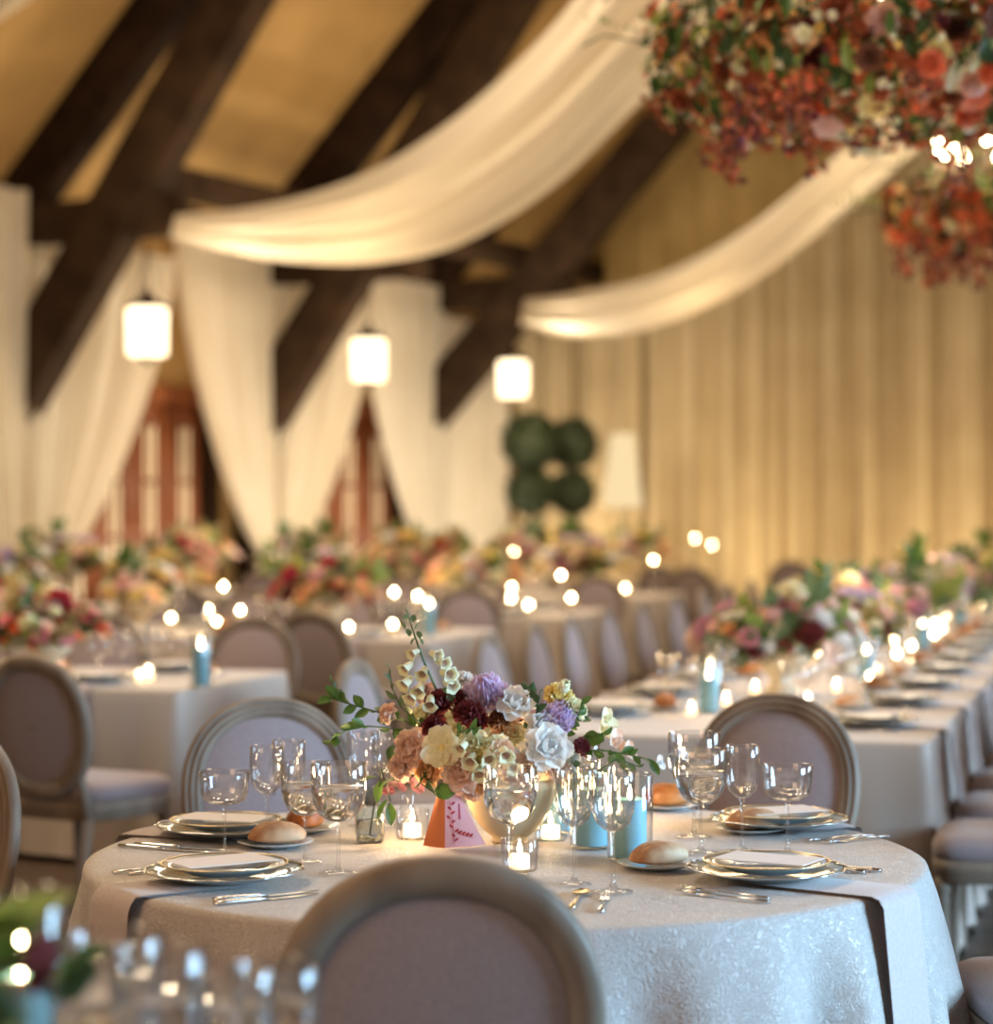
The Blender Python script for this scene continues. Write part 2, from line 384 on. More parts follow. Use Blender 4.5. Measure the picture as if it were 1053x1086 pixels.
dplate = thing('dinner_plate', '', 'plate'); mb.build('plate_body', china, dplate)
mb = MB(); lathe(mb, [(.1265, .0245), (.1300, .0242), (.1305, .0262), (.1270, .0262), (.1265, .0245)], 48); mb.build('gilt_rim', gold, dplate)
mb = MB(); lathe(mb, [(.001, .003), (.05, .002), (.058, .005), (.085, .013), (.086, .0145), (.057, .008), (.001, .0065)], 36)
bplate = tag(mb.build('bread_plate', china), '', 'plate')
mb = MB(); box(mb, (0, 0, 0), (.12, .20, .0012)); card = tag(mb.build('menu_card', paper, smooth=False), '', 'card')
def roll_mb(dx=.062, dy=.04, dz=.042, seed=1):
    r = random.Random(seed); mb = MB(); ph = r.random() * 6
    def f(u, v):
        a = 2 * PI * u; b = PI * (v - .5) * .996
        rr = 1 + .05 * math.sin(2 * a + ph) + .04 * math.sin(3 * b + a)
        x = math.cos(b) * math.cos(a) * dx * rr; y = math.cos(b) * math.sin(a) * dy * rr; z = math.sin(b)
        z = z * dz * (1 if z > 0 else .35)
        z -= .007 * math.exp(-((y - .25 * x) / .006) ** 2) if z > .01 else 0
        return (x, y, z + dz * .35)
    grid(mb, 28, 20, f, closed=True); return mb
rollA = tag(roll_mb(seed=3).build('bread_roll', crust), '', 'bread'); rollB = tag(roll_mb(.064, .038, .036, 5).build('bread_roll', flour), '', 'bread')
mb = MB(); tube(mb, [(0, -.105, .003), (0, -.06, .0045), (0, .01, .004)], [.0065, .0045, .0035], 8, flat=.45)
grid(mb, 8, 8, lambda u, v: ((u - .5) * .022 * math.sin(PI * min(.93, .12 + v * .8)) ** .5, .01 + v * .045, .004 - .003 * math.sin(PI * v)))
for q in range(4):
    x = (q - 1.5) * .0056; tube(mb, [(x, .052, .004), (x, .075, .005), (x, .1, .0075)], [.0016, .0014, .0008], 6)
fork = tag(mb.build('dinner_fork', silver), '', 'cutlery')
mb = MB(); tube(mb, [(0, -.115, .004), (0, -.09, .005), (0, -.02, .004), (0, 0, .003)], [.0075, .008, .0062, .005], 8, flat=.5)
def blade(u, v):
    w = .0095 * (1 - v ** 4 * .9); return ((u - .45) * 2 * w, v * .115, .002 + .001 * math.sin(PI * u))
grid(mb, 4, 10, blade); grid(mb, 4, 10, lambda u, v: (blade(1 - u, v)[0], blade(u, v)[1], .001)); knife = tag(mb.build('table_knife', silver), '', 'cutlery')
mb = MB(); tube(mb, [(0, -.1, .003), (0, -.055, .0045), (0, .04, .004)], [.0065, .0045, .003], 8, flat=.45)
grid(mb, 10, 8, lambda u, v: (math.cos(2 * PI * u) * .019 * math.sin(PI * v * .5), .068 + math.sin(2 * PI * u) * .03 * math.sin(PI * v * .5), .002 + .006 * (1 - math.cos(PI * v * .5))), closed=True)
spoon = tag(mb.build('soup_spoon', gold), '', 'cutlery')

# ------------------------------------------------------------------ flowers
def petal(mb, M, L, W, cup=.3, curl=.2, nu=4, nv=4, ruf=0, ph=0):
    def f(u, v):
        x = (u - .5) * 2; w = W * math.sin(PI * min(1, .10 + .80 * v)) ** .6
        y = v * L; z = cup * L * (x * x) * .5 + L * (.35 * cup * math.sin(PI * v) * -1) + curl * L * v ** 3 + ruf * L * v * math.sin(9 * u + ph)
        return (x * w, y, z)
    grid(mb, nu, nv, f, M)
def bloom(layers, seed=0, ruf=0, nu=4, nv=4):
    """layers: (count, length, width, elevation deg, cup, curl, base radius)"""
    r = random.Random(seed); mb = MB()
    for li, (n, L, W, el, cup, curl, br) in enumerate(layers):
        off = r.random() * 6
        for k in range(n):
            a = off + 2 * PI * k / n + r.uniform(-.12, .12); e = math.radians(el + r.uniform(-6, 6))
            M = Matrix.Rotation(a, 4, 'Z') @ Matrix.Translation((0, br, .02 * li)) @ Matrix.Rotation(e, 4, 'X')
            petal(mb, M, L * r.uniform(.9, 1.08), W, cup, curl, nu, nv, ruf, r.random() * 6)
    return mb
def rose_l(nu=4, nv=4, seed=1, ruf=.03):
    return bloom([(8, .95, .42, 14, .5, -.35, .10), (7, .85, .38, 34, .6, -.2, .10), (6, .72, .33, 52, .7, -.1, .08), (5, .6, .27, 66, .8, 0, .05), (4, .5, .2, 80, .8, .1, .02)], seed, ruf, nu, nv)
def ruffle_l(nu=5, nv=4, seed=2):
    return bloom([(9, 1.0, .42, 10, .2, -.1, .06), (9, .9, .38, 30, .3, -.1, .06), (8, .78, .34, 48, .3, .0, .05), (7, .62, .28, 66, .3, .1, .03)], seed, .13, nu, nv)
def dahlia_l(seed=3):
    return bloom([(14, 1.0, .15, -10, 1.2, .1, .05), (14, 1.0, .15, 8, 1.2, .15, .05), (14, .95, .14, 24, 1.2, .2, .05), (12, .88, .13, 40, 1.2, .25, .05), (10, .8, .12, 56, 1.2, .3, .04), (8, .72, .1, 70, 1.2, .3, .03), (5, .66, .08, 82, 1.2, .3, .01)], seed, 0, 2, 3)
def open_l(seed=4, n=6): return bloom([(n, 1.0, .5, 14, .35, -.1, .08)], seed, .05, 5, 4)
def pea_l(seed=5): return bloom([(3, 1.0, .55, 30, .5, -.3, .02), (2, .6, .3, 62, .6, .1, .02)], seed, .07, 4, 4)
def bell():
    mb = MB(); lathe(mb, [(.10, -.05), (.24, .1), (.30, .4), (.33, .8), (.40, 1.05), (.56, 1.2), (.58, 1.18), (.38, 1.02), (.29, .75)], 16, rf=lambda a, z: 1 + (.12 * math.cos(5 * a) if z > 1 else 0)); return mb
def leaf(mb, M, L=.06, W=.018, bend=.3, mi=0):
    def f(u, v):
        x = (u - .5) * 2; w = W * math.sin(PI * min(.98, .04 + v * .95)) ** .8
        return (x * w, v * L, abs(x) * w * .35 - bend * L * v * v)
    grid(mb, 4, 5, f, M, mi)
def sprig(pts, n=9, L=.05, W=.016, mi=0, seed=0, rad=.0018):
    r = random.Random(seed); mb = MB(); pts = [Vector(p) for p in pts]; tube(mb, pts, rad, 6)
    for k in range(n):
        u = (k + .8) / n * (len(pts) - 1); i = min(int(u), len(pts) - 2); p = pts[i].lerp(pts[i + 1], u - i); d = (pts[i + 1] - pts[i]).normalized()
        q = d.to_track_quat('Y', 'Z').to_matrix().to_4x4()
        M = Matrix.Translation(p) @ q @ Matrix.Rotation(r.uniform(0, 6.28) if k % 2 else r.uniform(0, 6.28), 4, 'Y') @ Matrix.Rotation((.75 if k % 2 else -.75), 4, 'Z')
        leaf(mb, M, L * r.uniform(.7, 1.15), W * r.uniform(.8, 1.1), .25)
    return mb
# background blossom meshes, unit radius
BM = {}
def bmesh_(kind, c):
    k = (kind, c)
    if k not in BM:
        mb = {'rose': lambda: rose_l(3, 3), 'ruffle': lambda: ruffle_l(3, 3), 'dahlia': dahlia_l, 'open': lambda: open_l(), 'pea': pea_l}[kind]()
        BM[k] = mb.mesh('bloom_%s_%s' % k, fm[c])
    return BM[k]
LM = {}
def leafmesh(i, seed):
    k = (i, seed)
    if k not in LM:
        LM[k] = sprig([(0, 0, 0), (.02, .0, .35), (.06, .02, .7), (.15, .02, 1.0)], 12, .34, .12, 0, seed, .012).mesh('sprig', leafm[i])
    return LM[k]
KN = {'rose': 'rose_blossom', 'ruffle': 'ruffled_blossom', 'dahlia': 'dahlia_blossom', 'open': 'open_blossom', 'pea': 'sweet_pea_blossom'}
def arrangement(seed, pal, rx=.28, ry=.22, h=.30, nb=34, ns=12, tall=0):
    """low centrepiece in a bowl: origin at the foot of the bowl"""
    r = random.Random(seed); t = thing('flower_arrangement', '', 'flowers')
    mb = MB(); lathe(mb, [(.05, 0), (.055, .012), (.03, .035), (.045, .06), (.085, .10), (.095, .125), (.09, .125), (.04, .07), (.001, .06)], 20, cap0=True); mb.build('vase', cream_cer, t)
    for k in range(nb):
        a = r.uniform(0, 2 * PI); e = r.random() ** .7 * 1.5
        d = Vector((math.cos(a) * math.cos(e), math.sin(a) * math.cos(e), math.sin(e))); q = r.uniform(.55, 1.0)
        p = Vector((d.x * rx * q, d.y * ry * q, .11 + d.z * h * q * .8 + (.03 if d.z < .3 else 0)))
        c = r.choice(pal); kd = r.choice(['rose', 'rose', 'ruffle', 'ruffle', 'dahlia', 'open', 'pea'])
        o = obj(KN[kd], bmesh_(kd, c), t, p); n = d + Vector((r.uniform(-.3, .3), r.uniform(-.3, .3), .2))
        o.rotation_euler = n.to_track_quat('Z', 'Y').to_euler(); s = r.uniform(.026, .052); o.scale = (s, s, s)
    for k in range(ns):
        a = r.uniform(0, 2 * PI); e = r.uniform(.0, 1.3); d = Vector((math.cos(a) * math.cos(e) * rx, math.sin(a) * math.cos(e) * ry, math.sin(e) * h))
        o = obj('leaf_sprig', leafmesh(r.choice([2, 3, 4, 4, 2, 0, 3]), r.randint(0, 2)), t, (d.x * .3, d.y * .3, .12 + d.z * .2))
        o.rotation_euler = (d + Vector((0, 0, .05))).to_track_quat('Z', 'Y').to_euler(); s = r.uniform(.12, .19) * (1 + (tall if k < 3 else 0)); o.scale = (s, s, s)
    return t

# ================================================================== THE HALL
P0 = Vector((-5.3, 26)); Uw = Vector((.47, .883)); Vw = Vector((.883, -.47))
def Wp(s, t, z): q = P0 + Uw * s + Vw * t; return Vector((q.x, q.y, z))
def S_at(px, t):
    q = (px - CX) / F; b = P0 + Vw * t; return (b.x - q * b.y) / (q * Uw.y - Uw.x)
def Z_at(py, Y): return HC + (HY - py) / F * Y
ROOF = lambda t: 5.65 + 1.03 * (t if t < 11 else 22 - t)
WANG = math.atan2(Uw.y, Uw.x)

mb = MB(); mb.add([(-16, -4, 0), (24, -4, 0), (24, 46, 0), (-16, 46, 0)], [[0, 1, 2, 3]]); struct(mb.build('floor', floor_m, smooth=False))
# ceiling liner with ribs running up the slope
mb = MB(); ts = [-.7, 0, 3, 6, 9, 11, 13, 16, 19, 22.7]; ns = 480
vs = []; fs = []
for i in range(ns + 1):
    s = -30 + 42.2 * i / ns; rib = .05 * abs(math.sin(s * 2.3)) ** 3 + .03 * math.sin(s * 5.1)
    for t in ts: vs.append(Wp(s, t, ROOF(t) + rib))
K = len(ts)
for i in range(ns):
    for j in range(K - 1): fs.append([i * K + j, (i + 1) * K + j, (i + 1) * K + j + 1, i * K + j + 1])
mb.add(vs, fs); struct(mb.build('ceiling', liner))
# left wall (behind the posts) and gable wall
TW = -.7
mb = MB(); mb.add([Wp(-30, TW, 0), Wp(12.2, TW, 0), Wp(12.2, TW, 5.1), Wp(-30, TW, 5.1), Wp(-30, TW - .2, 0), Wp(12.2, TW - .2, 0), Wp(12.2, TW - .2, 5.1), Wp(-30, TW - .2, 5.1)],
    [[0, 1, 2, 3], [5, 4, 7, 6], [3, 2, 6, 7], [0, 4, 5, 1]]); struct(mb.build('wall_left', plaster, smooth=False))
mb = MB(); top = [Wp(12.2, t, ROOF(t) + .1) for t in (-.9, 3, 7, 11, 15, 19, 22.9)]; bot = [Wp(12.2, t, 0) for t in (-.9, 3, 7, 11, 15, 19, 22.9)]
for i in range(6): mb.add([bot[i], bot[i + 1], top[i + 1], top[i]], [[0, 1, 2, 3]])
struct(mb.build('wall_far', plaster, smooth=False))
# upper gable lining, softly pleated
def gab(u, v):
    t = -.6 + 22 * u; w = .03 * math.sin(t * 11) + .02 * math.sin(t * 23 + 1); z0 = 3.6
    q = Wp(12.1 + w, t, 0); return (q.x, q.y, z0 + (ROOF(t) - .02 - z0) * v)
mb = MB(); grid(mb, 500, 2, gab); struct(mb.build('trim_1', gable_m))

# roof trusses: rafter, hammer beam, brace, post
def truss(s, label, br, t3=False, th=.34):
    t = thing('roof_truss', label, 'timber truss', group='timber roof trusses')
    mb = MB(); beam(mb, Wp(s, -.7, 5.24 - .7), Wp(s, 10.8, 5.24 + 1.03 * 10.8 - .0), (Uw.x, Uw.y, 0), th, .62); mb.build('rafter', timber, t)
    mb = MB(); z0, sl, te = br; beam(mb, Wp(s - .02, -.45, z0 - .45 * sl), Wp(s - .02, te, z0 + sl * te), (Uw.x, Uw.y, 0), th + .06, .64); mb.build('brace', timber_l, t)
    mb = MB(); beam(mb, Wp(s, -.6, 4.82), Wp(s, 2.1, 4.82), (Uw.x, Uw.y, 0), th - .04, .46)
    mb.build('hammer_beam', timber_l, t)
    mb = MB(); beam(mb, Wp(s, 2.02, 4.74), Wp(s, 2.22, 4.74), (Uw.x, Uw.y, 0), th + .08, .34); mb.build('beam_end', timber_l, t)
    mb = MB(); beam(mb, Wp(s, -.45, 0), Wp(s, -.45, 4.7), (Uw.x, Uw.y, 0), th, .3); mb.build('post', timber, t)
    return t
truss(0, 'dark timber truss nearest the camera, rising at the upper left corner', (3.16, 1.38, 5.2))
truss(5.08, 'dark timber truss in the middle, crossing behind the large ivory swag', (3.16, 1.38, 6.2))
truss(9.5, 'dark timber truss farthest back, beside the gable wall', (3.3, 1.03, 9.2))
truss(-5.0, 'dark timber truss in front of the others, at the left edge', (3.16, 1.38, 5.2))
mb = MB()
beam(mb, Wp(.1, 1.4, 5.32), Wp(12, 1.4, 5.32), (Vw.x, Vw.y, 0), .3, .34)
tag(mb.build('wall_plate_beam', timber_l), 'brown horizontal beam running along the left wall over the hammer beams', 'beam')

# french doors in the left wall
def door(n, px0, px1, nl):
    s0 = S_at(px0, TW + .1); s1 = S_at(px1, TW + .1); H = 2.95; w = (s1 - s0) / nl
    d = struct(obj('door_%d' % n, None)); M0 = lambda a, b: None
    L = Matrix(((Uw.x, -Vw.x * -1, 0, 0), (Uw.y, -Vw.y * -1, 0, 0), (0, 0, 1, 0), (0, 0, 0, 1)))
    base = Wp(s0, TW + .06, 0); M = Matrix.Translation(base) @ L
    mb = MB()
    box(mb, ((s1 - s0) / 2, 0, H + .12), (s1 - s0 + .3, .2, .24), M, b=.01)
    for x in (-.08, s1 - s0 + .08): box(mb, (x, 0, H / 2), (.16, .2, H), M, b=.01)
    mb.build('door_frame', door_m, d)
    for k in range(nl):
        x0 = w * k; gw = w * .36
        mb = MB()
        for xa, xb in ((x0 + .01, x0 + w / 2 - gw / 2), (x0 + w / 2 + gw / 2, x0 + w - .01)): box(mb, ((xa + xb) / 2, 0, H / 2), (xb - xa, .09, H), M)
        for za, zb in ((0, .5), (1.22, 1.28), (1.92, 1.98), (H - .3, H)): box(mb, (x0 + w / 2, 0, (za + zb) / 2), (gw, .085, zb - za), M)
        box(mb, (x0 + w / 2, 0, 1.5), (.04, .07, 2.4), M)
        lf = mb.build('door_leaf', door_m, d)
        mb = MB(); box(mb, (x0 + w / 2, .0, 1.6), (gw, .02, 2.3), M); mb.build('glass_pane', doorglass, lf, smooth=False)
    return d
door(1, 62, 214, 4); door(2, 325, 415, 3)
# dark post beside the first doors
mb = MB(); beam(mb, Wp(S_at(222, TW + .15), TW + .15, 0), Wp(S_at(222, TW + .15), TW + .15, 3.2), (Uw.x, Uw.y, 0), .3, .16); struct(mb.build('trim_2', timber))
mb = MB(); beam(mb, Wp(S_at(420, TW + .15), TW + .15, 0), Wp(S_at(420, TW + .15), TW + .15, 3.2), (Uw.x, Uw.y, 0), .3, .16); struct(mb.build('trim_3', timber))

# tied drapes along the left wall
def drape(label, s0, s1, ztop, sb, ztie, t=0.0, nf=7, seed=0, tie=True, wt=.32):
    r = random.Random(seed); ph = r.random() * 6; root = thing('drape', label, 'drape', group='ivory drapes along the left wall')
    def f(a, b):
        if b <= .86:
            q = b / .86; e = .88 * q ** 1.6 + .12 * q ** 9 if tie else 0
            st = s0 + (s1 - s0) * a; sbb = sb + (a - .5) * wt; s = st + (sbb - st) * e; z = ztop + (ztie - ztop) * q
        else:
            q = (b - .86) / .14; s = sb + (a - .5) * wt * (1 + 1.2 * q) if tie else s0 + (s1 - s0) * a; z = ztie * (1 - q) + .03
        amp = .10 * (1 - .55 * (b if b < .86 else .86)); d = amp * (math.sin(2 * PI * nf * a + ph + .6 * math.sin(5 * a)) + .4 * math.sin(2 * PI * nf * 2.3 * a + ph))
        return Wp(s, t + d, z)
    mb = MB(); grid(mb, 120, 44, f); mb.build('voile_panel', drape_m, root)
    if tie:
        c = Wp(sb, t, ztie); mb = MB(); pts = [(c.x + .21 * math.cos(q / 16 * 2 * PI), c.y + .14 * math.sin(q / 16 * 2 * PI), c.z + .05 * math.cos(q / 16 * 2 * PI)) for q in range(17)]
        tube(mb, pts, .03, 6); mb.build('tie_band', drape_m, root)
    return root
T = 0.0
def zt(py, px): s = S_at(px, T); return Z_at(py, (P0 + Uw * s + Vw * T).y)
drape('narrow ivory drape at the left edge of the photo', S_at(-70, T), S_at(32, T), zt(200, 10), S_at(14, T), zt(625, 25), seed=1, nf=6)
drape('wide ivory drape swept to the left post, left of the mahogany doors', S_at(34, T), S_at(186, T), zt(262, 110), S_at(42, T), zt(618, 33), seed=2, nf=8)
drape('ivory drape swept right, between the doors and the second post', S_at(184, T), S_at(292, T), zt(263, 240), S_at(284, T), zt(590, 290), seed=3, nf=8)
drape('ivory drape swept left, just right of the second post', S_at(295, T), S_at(392, T), zt(305, 340), S_at(303, T), zt(590, 296), seed=4, nf=7)
drape('ivory drape swept right against the third post', S_at(384, T), S_at(467, T), zt(298, 430), S_at(456, T), zt(585, 460), seed=5, nf=6)
drape('straight ivory drape in the far left corner past the third post', S_at(471, T), S_at(540, T), zt(342, 510), S_at(505, T), .3, seed=6, nf=6, tie=False)

# gold curtains on the gable wall, hanging from under the second swag
def E(t, off=0): return P0 + Uw * (12 - off) + Vw * t
def t_at(px, off=.35):
    q = (px - CX) / F; b = P0 + Uw * (12 - off); return (q * b.y - b.x) / (Vw.x - q * Vw.y)
CUT = [(500, 335), (560, 335), (620, 335), (700, 318), (780, 276), (850, 222), (910, 165), (1000, 80), (1100, 0), (1300, 0)]
def cut(px):
    for (a, b), (c, d) in zip(CUT, CUT[1:]):
        if px <= c: return b + (d - b) * (px - a) / (c - a)
    return 0
edges = [545, 612, 682, 748, 815, 884, 950, 1012, 1075, 1180, 1300]
cn = ['behind the topiary trees', 'just left of the cone shaded lamp', 'behind the cone shaded lamp', 'right of the cone shaded lamp', 'under the middle of the far swag', 'under the rising end of the far swag',
      'above the long table flowers', 'below the smaller chandelier', 'at the right edge of the photo', 'beyond the right edge']
for i, n_ in enumerate(cn):
    t0, t1 = t_at(edges[i]), t_at(edges[i + 1]); rr = random.Random(40 + i); ph = rr.random() * 6; k1 = rr.uniform(11, 14); off = .3 + .12 * (i % 2)
    def f(u, v, t0=t0, t1=t1, ph=ph, k1=k1, off=off):
        t = t0 + (t1 - t0) * u; w = .17 * math.sin(k1 * t + ph + .8 * math.sin(2.1 * t)) + .045 * math.sin(2.7 * k1 * t + ph)
        w *= (1 - .25 * v); q = E(t, off + w + .1); c = E(t, .35); zt_ = min(Z_at(cut(CX + F * c.x / c.y), c.y), ROOF(t) - .3); return (q.x, q.y, .03 + (zt_ - .03) * v)
    mb = MB(); grid(mb, 110, 10, f); tag(mb.build('pleated_curtain', curt_m), 'gold pleated curtain on the far wall, ' + n_, 'curtain', 'gold curtains on the far wall')

# ceiling swags
def swag(label, pts, d0, d1, seed=0, belly=.5):
    n = len(pts)
    def edge(u, k):
        x = u * (n - 1); i = min(int(x), n - 2); q = x - i
        def g(j): j = max(0, min(n - 1, j)); return pts[j][k]
        p0, p1, p2, p3 = g(i - 1), g(i), g(i + 1), g(i + 2)
        return [.5 * (2 * p1[c] + (p2[c] - p0[c]) * q + (2 * p0[c] - 5 * p1[c] + 4 * p2[c] - p3[c]) * q * q + (3 * p1[c] - p0[c] - 3 * p2[c] + p3[c]) * q ** 3) for c in (0, 1)]
    def f(u, v):
        a, b = edge(u, 0), edge(u, 1); D = d0 + (d1 - d0) * u
        bl = belly * math.sin(PI * v) * (.25 + math.sin(PI * min(1, u * 1.0)))
        fo = .07 * math.sin(13 * v + 2.5 * u + seed) + .05 * math.sin(23 * v - 3 * u) + .03 * math.sin(41 * v + 2 * u)
        return P(a[0] + (b[0] - a[0]) * v, a[1] + (b[1] - a[1]) * v, D - bl + fo)
    mb = MB(); grid(mb, 90, 50, f); return tag(mb.build('ceiling_swag', swag_m), label, 'swag', 'ivory ceiling swags')
swag('large ivory fabric swag crossing the upper middle of the room', [((186, 228), (180, 252)), ((250, 222), (240, 267)), ((320, 208), (310, 278)), ((400, 178), (398, 279)), ((478, 128), (490, 258)), ((550, 65), (590, 196)), ((612, -5), (690, 100)), ((660, -90), (800, 20)), ((720, -190), (900, -60))], 24.6, 17)
swag('longer ivory fabric swag in front of the gold curtains', [((556, 318), (552, 345)), ((620, 309), (620, 357)), ((700, 290), (700, 346)), ((780, 250), (792, 304)), ((848, 198), (880, 240)), ((905, 148), (962, 168)), ((985, 60), (1080, 70)), ((1060, -40), (1200, -40))], 32.5, 19, 2, .35)
swag('small corner of an ivory swag at the upper left', [((-90, 62), (-90, 85)), ((-20, 8), (-30, 40)), ((10, -30), (32, 0)), ((60, -90), (90, -60))], 23, 20, 1, .2)

# pendant lamps
def pendant():
    t = thing('pendant_lamp', '', 'lamp')
    mb = MB(); lathe(mb, [(.001, -.25), (.16, -.25), (.20, -.225), (.205, .22), (.18, .245), (.001, .245)], 24, rf=lambda a, z: 1 + .02 * math.cos(12 * a)); mb.build('lamp_shade', shade_m, t)
    mb = MB(); lathe(mb, [(.001, -.34), (.04, -.32), (.05, -.28), (.12, -.255), (.001, -.253)], 14); mb.build('finial', brass, t)
    mb = MB(); lathe(mb, [(.205, .25), (.205, .27), (.10, .33), (.03, .42), (.007, .50), (.006, 3.8)], 12)
    for q in range(3):
        a = q * 2.09; tube(mb, [(.2 * math.cos(a), .2 * math.sin(a), .26), (.02 * math.cos(a), .02 * math.sin(a), .85)], .006, 5)
    mb.build('hanging_rod', timber, t); return t
pd = pendant()
LAMPS = []
for (px, py, Y), lb in zip(((156, 352, 23.46), (391, 382, 27.7), (544, 402, 31.5)), ('nearest square glowing pendant lamp, in front of the first doors', 'middle glowing pendant lamp, over the second doors', 'farthest glowing pendant lamp, above the topiary trees')):
    p = P(px, py, Y); LAMPS.append(p); o = put(pd, p, .3, lb, 'glowing pendant lamps')

# topiaries and cone lamp
def topiary(px, Y, balls, label):
    g = P(px, 548, Y); t = thing('topiary_tree', label, 'topiary', (g.x, g.y, 0), group='topiary trees by the far wall')
    mb = MB(); tube(mb, [(0, 0, .3), (.02, 0, 1.4), (0, 0, 2.6)], .035, 8); mb.build('trunk', timber, t)
    mb = MB(); lathe(mb, [(.001, 0), (.2, 0), (.26, .5), (.29, .52), (.29, .58), (.24, .58), (.22, .5), (.001, .48)], 20); mb.build('planter', cream_cer, t)
    r = random.Random(px)
    for (z, rad) in balls:
        mb = MB(); grid(mb, 20, 12, lambda u, v: (rad * .86 * math.cos(2 * PI * u) * math.sin(PI * v), rad * .86 * math.sin(2 * PI * u) * math.sin(PI * v), z + rad * .8 * math.cos(PI * v)), closed=True)
        for k in range(900):
            d = Vector((r.gauss(0, 1), r.gauss(0, 1), r.gauss(0, 1))).normalized(); leaf(mb, aim(d * rad * r.uniform(.82, 1) + Vector((0, 0, z)), d + Vector((r.uniform(-1, 1), r.uniform(-1, 1), r.uniform(-1, 1))), 1) , .09, .03, .2)
        mb.build('leaf_ball', topi_m, t)
zz = lambda py, Y: Z_at(py, Y)
topiary(562, 33, [(zz(470, 33), .44), (zz(523, 33), .35), (zz(580, 33), .3)], 'clipped triple ball topiary, left one of the pair')
topiary(607, 33.6, [(zz(472, 33.6), .38), (zz(524, 33.6), .34), (zz(581, 33.6), .3)], 'clipped triple ball topiary, right one beside the cone lamp')
g = P(660, 548, 33); t = thing('floor_lamp', 'cone shaded glowing lamp right of the topiary trees', 'lamp', (g.x, g.y, 0))
mb = MB(); lathe(mb, [(.30, zz(538, 33)), (.17, zz(460, 33))], 24); mb.build('lamp_shade', cone_m, t)
mb = MB(); lathe(mb, [(.001, 0), (.22, 0), (.22, .03), (.04, .06), (.05, .5), (.11, .8), (.03, 1.1), (.025, 1.8)], 16); mb.build('lamp_base', cream_cer, t)

# ================================================================== TABLES
TA = math.radians(16); TU = Vector((math.sin(TA), math.cos(TA))); TV = Vector((math.cos(TA), -math.sin(TA)))
ZT = .755
TN = ['the left table', 'the second left table', 'the third left table', 'the fourth left table', 'the farthest left table']
def perim(W, L, rc=.04, step=.035):
    pts = []
    for cx, cy, a0 in ((W / 2 - rc, L / 2 - rc, 0), (-W / 2 + rc, L / 2 - rc, 90), (-W / 2 + rc, -L / 2 + rc, 180), (W / 2 - rc, -L / 2 + rc, 270)):
        for q in range(0, 91, 18):
            a = math.radians(a0 + q); pts.append((Vector((cx + rc * math.cos(a), cy + rc * math.sin(a))), Vector((math.cos(a), math.sin(a)))))
    out = []
    for i, (p, n) in enumerate(pts):
        p2, n2 = pts[(i + 1) % len(pts)]; d = (p2 - p).length; k = max(1, int(d / step))
        for j in range(k): out.append((p.lerp(p2, j / k), n.lerp(n2, j / k).normalized(), i))
    return out
def cloth(name, pr, mats, amp=.05, flare=.05, seed=0, z0=.03, wl=.42, zt_=ZT, flat=(), pw=1.15):
    r = random.Random(seed); N = len(pr); s = 0; ss = []
    for i in range(N): ss.append(s); s += (pr[(i + 1) % N][0] - pr[i][0]).length
    k = max(4, round(s / wl)); ph = [r.random() * 6 for _ in range(4)]
    w = [math.sin(2 * PI * k * x / s + ph[0] + 1.1 * math.sin(2 * PI * 5 * x / s + ph[1])) * .7 + .3 * math.sin(2 * PI * (k * 2 + 3) * x / s + ph[2]) for x in ss]
    rows = [(-.035, 0, 0), (-.012, -.001, 0), (-.003, -.005, 0), (0, -.014, 0)] + [(0, -.014 - (zt_ - z0 - .014) * q / 14, q / 14) for q in range(1, 15)]
    vs = []; fs = []
    for ins, dz, h in rows:
        for i, (p, n, _) in enumerate(pr):
            an = math.degrees(math.atan2(p.y, p.x)); q = min([1] + [abs((an - f_ + 180) % 360 - 180) / 9 for f_ in flat]); q = .25 + .75 * q * q if flat else 1
            dd = ins + (amp * (.55 + w[i] * q) * h ** pw + flare * h ** .8 if h > 0 else 0)
            vs.append((p.x + n.x * dd, p.y + n.y * dd, zt_ + dz))
    for j in range(len(rows) - 1):
        for i in range(N):
            i2 = (i + 1) % N; fs.append([j * N + i, (j + 1) * N + i, (j + 1) * N + i2, j * N + i2])
    fs.append(list(range(N))); mb = MB(); mb.add(vs, fs); return mb.build(name, mats)
def rect_table(c, W, L, name, label, clabel, seed, amp=.045):
    t = thing('banquet_table', label, 'table', (c.x, c.y, 0), -TA, 'cloth covered banquet tables')
    mb = MB(); box(mb, (0, 0, .735), (W - .02, L - .02, .03), b=.006); mb.build('tabletop', wood, t)
    for sx in (-1, 1):
        for sy in (-1, 1): mb = MB(); lathe(mb, [(.025, 0), (.02, .02), (.022, .72)], 12, TR((sx * (W / 2 - .12), sy * (L / 2 - .15), 0)), cap0=True); mb.build('leg', wood, t)
    cl = cloth('tablecloth', perim(W, L), linen, amp, .03, seed); cl.location = (c.x, c.y, 0); cl.rotation_euler.z = -TA; tag(cl, clabel, 'tablecloth', 'linen tablecloths')
C0 = Vector((1.42, 7.5)); LW, LL = 1.5, 13.5; S0 = C0 - TV * .75
def T_(s, w, z=ZT): q = S0 + TU * s + TV * w; return Vector((q.x, q.y, z))
rect_table(S0 + TU * (LL / 2), LW, LL, 'long', 'very long banquet table stretching back at the right', 'pale linen cloth over the very long table at the right', 3, .05)
SIDE = [  # right front corner, depth along TU, length along -TV
    (Vector((-1.36, 9.8)), 1.3, 3.4, 'behind the left chair', 1), (Vector((-.41, 13.75)), 1.5, 5.6, 'second back on the left', 2),
    (Vector((.52, 17.0)), 1.5, 6.0, 'third back on the left', 4), (Vector((1.45, 21.0)), 1.5, 5.6, 'fourth back on the left', 5), (Vector((2.2, 25.0)), 1.5, 5.0, 'farthest back on the left', 6)]
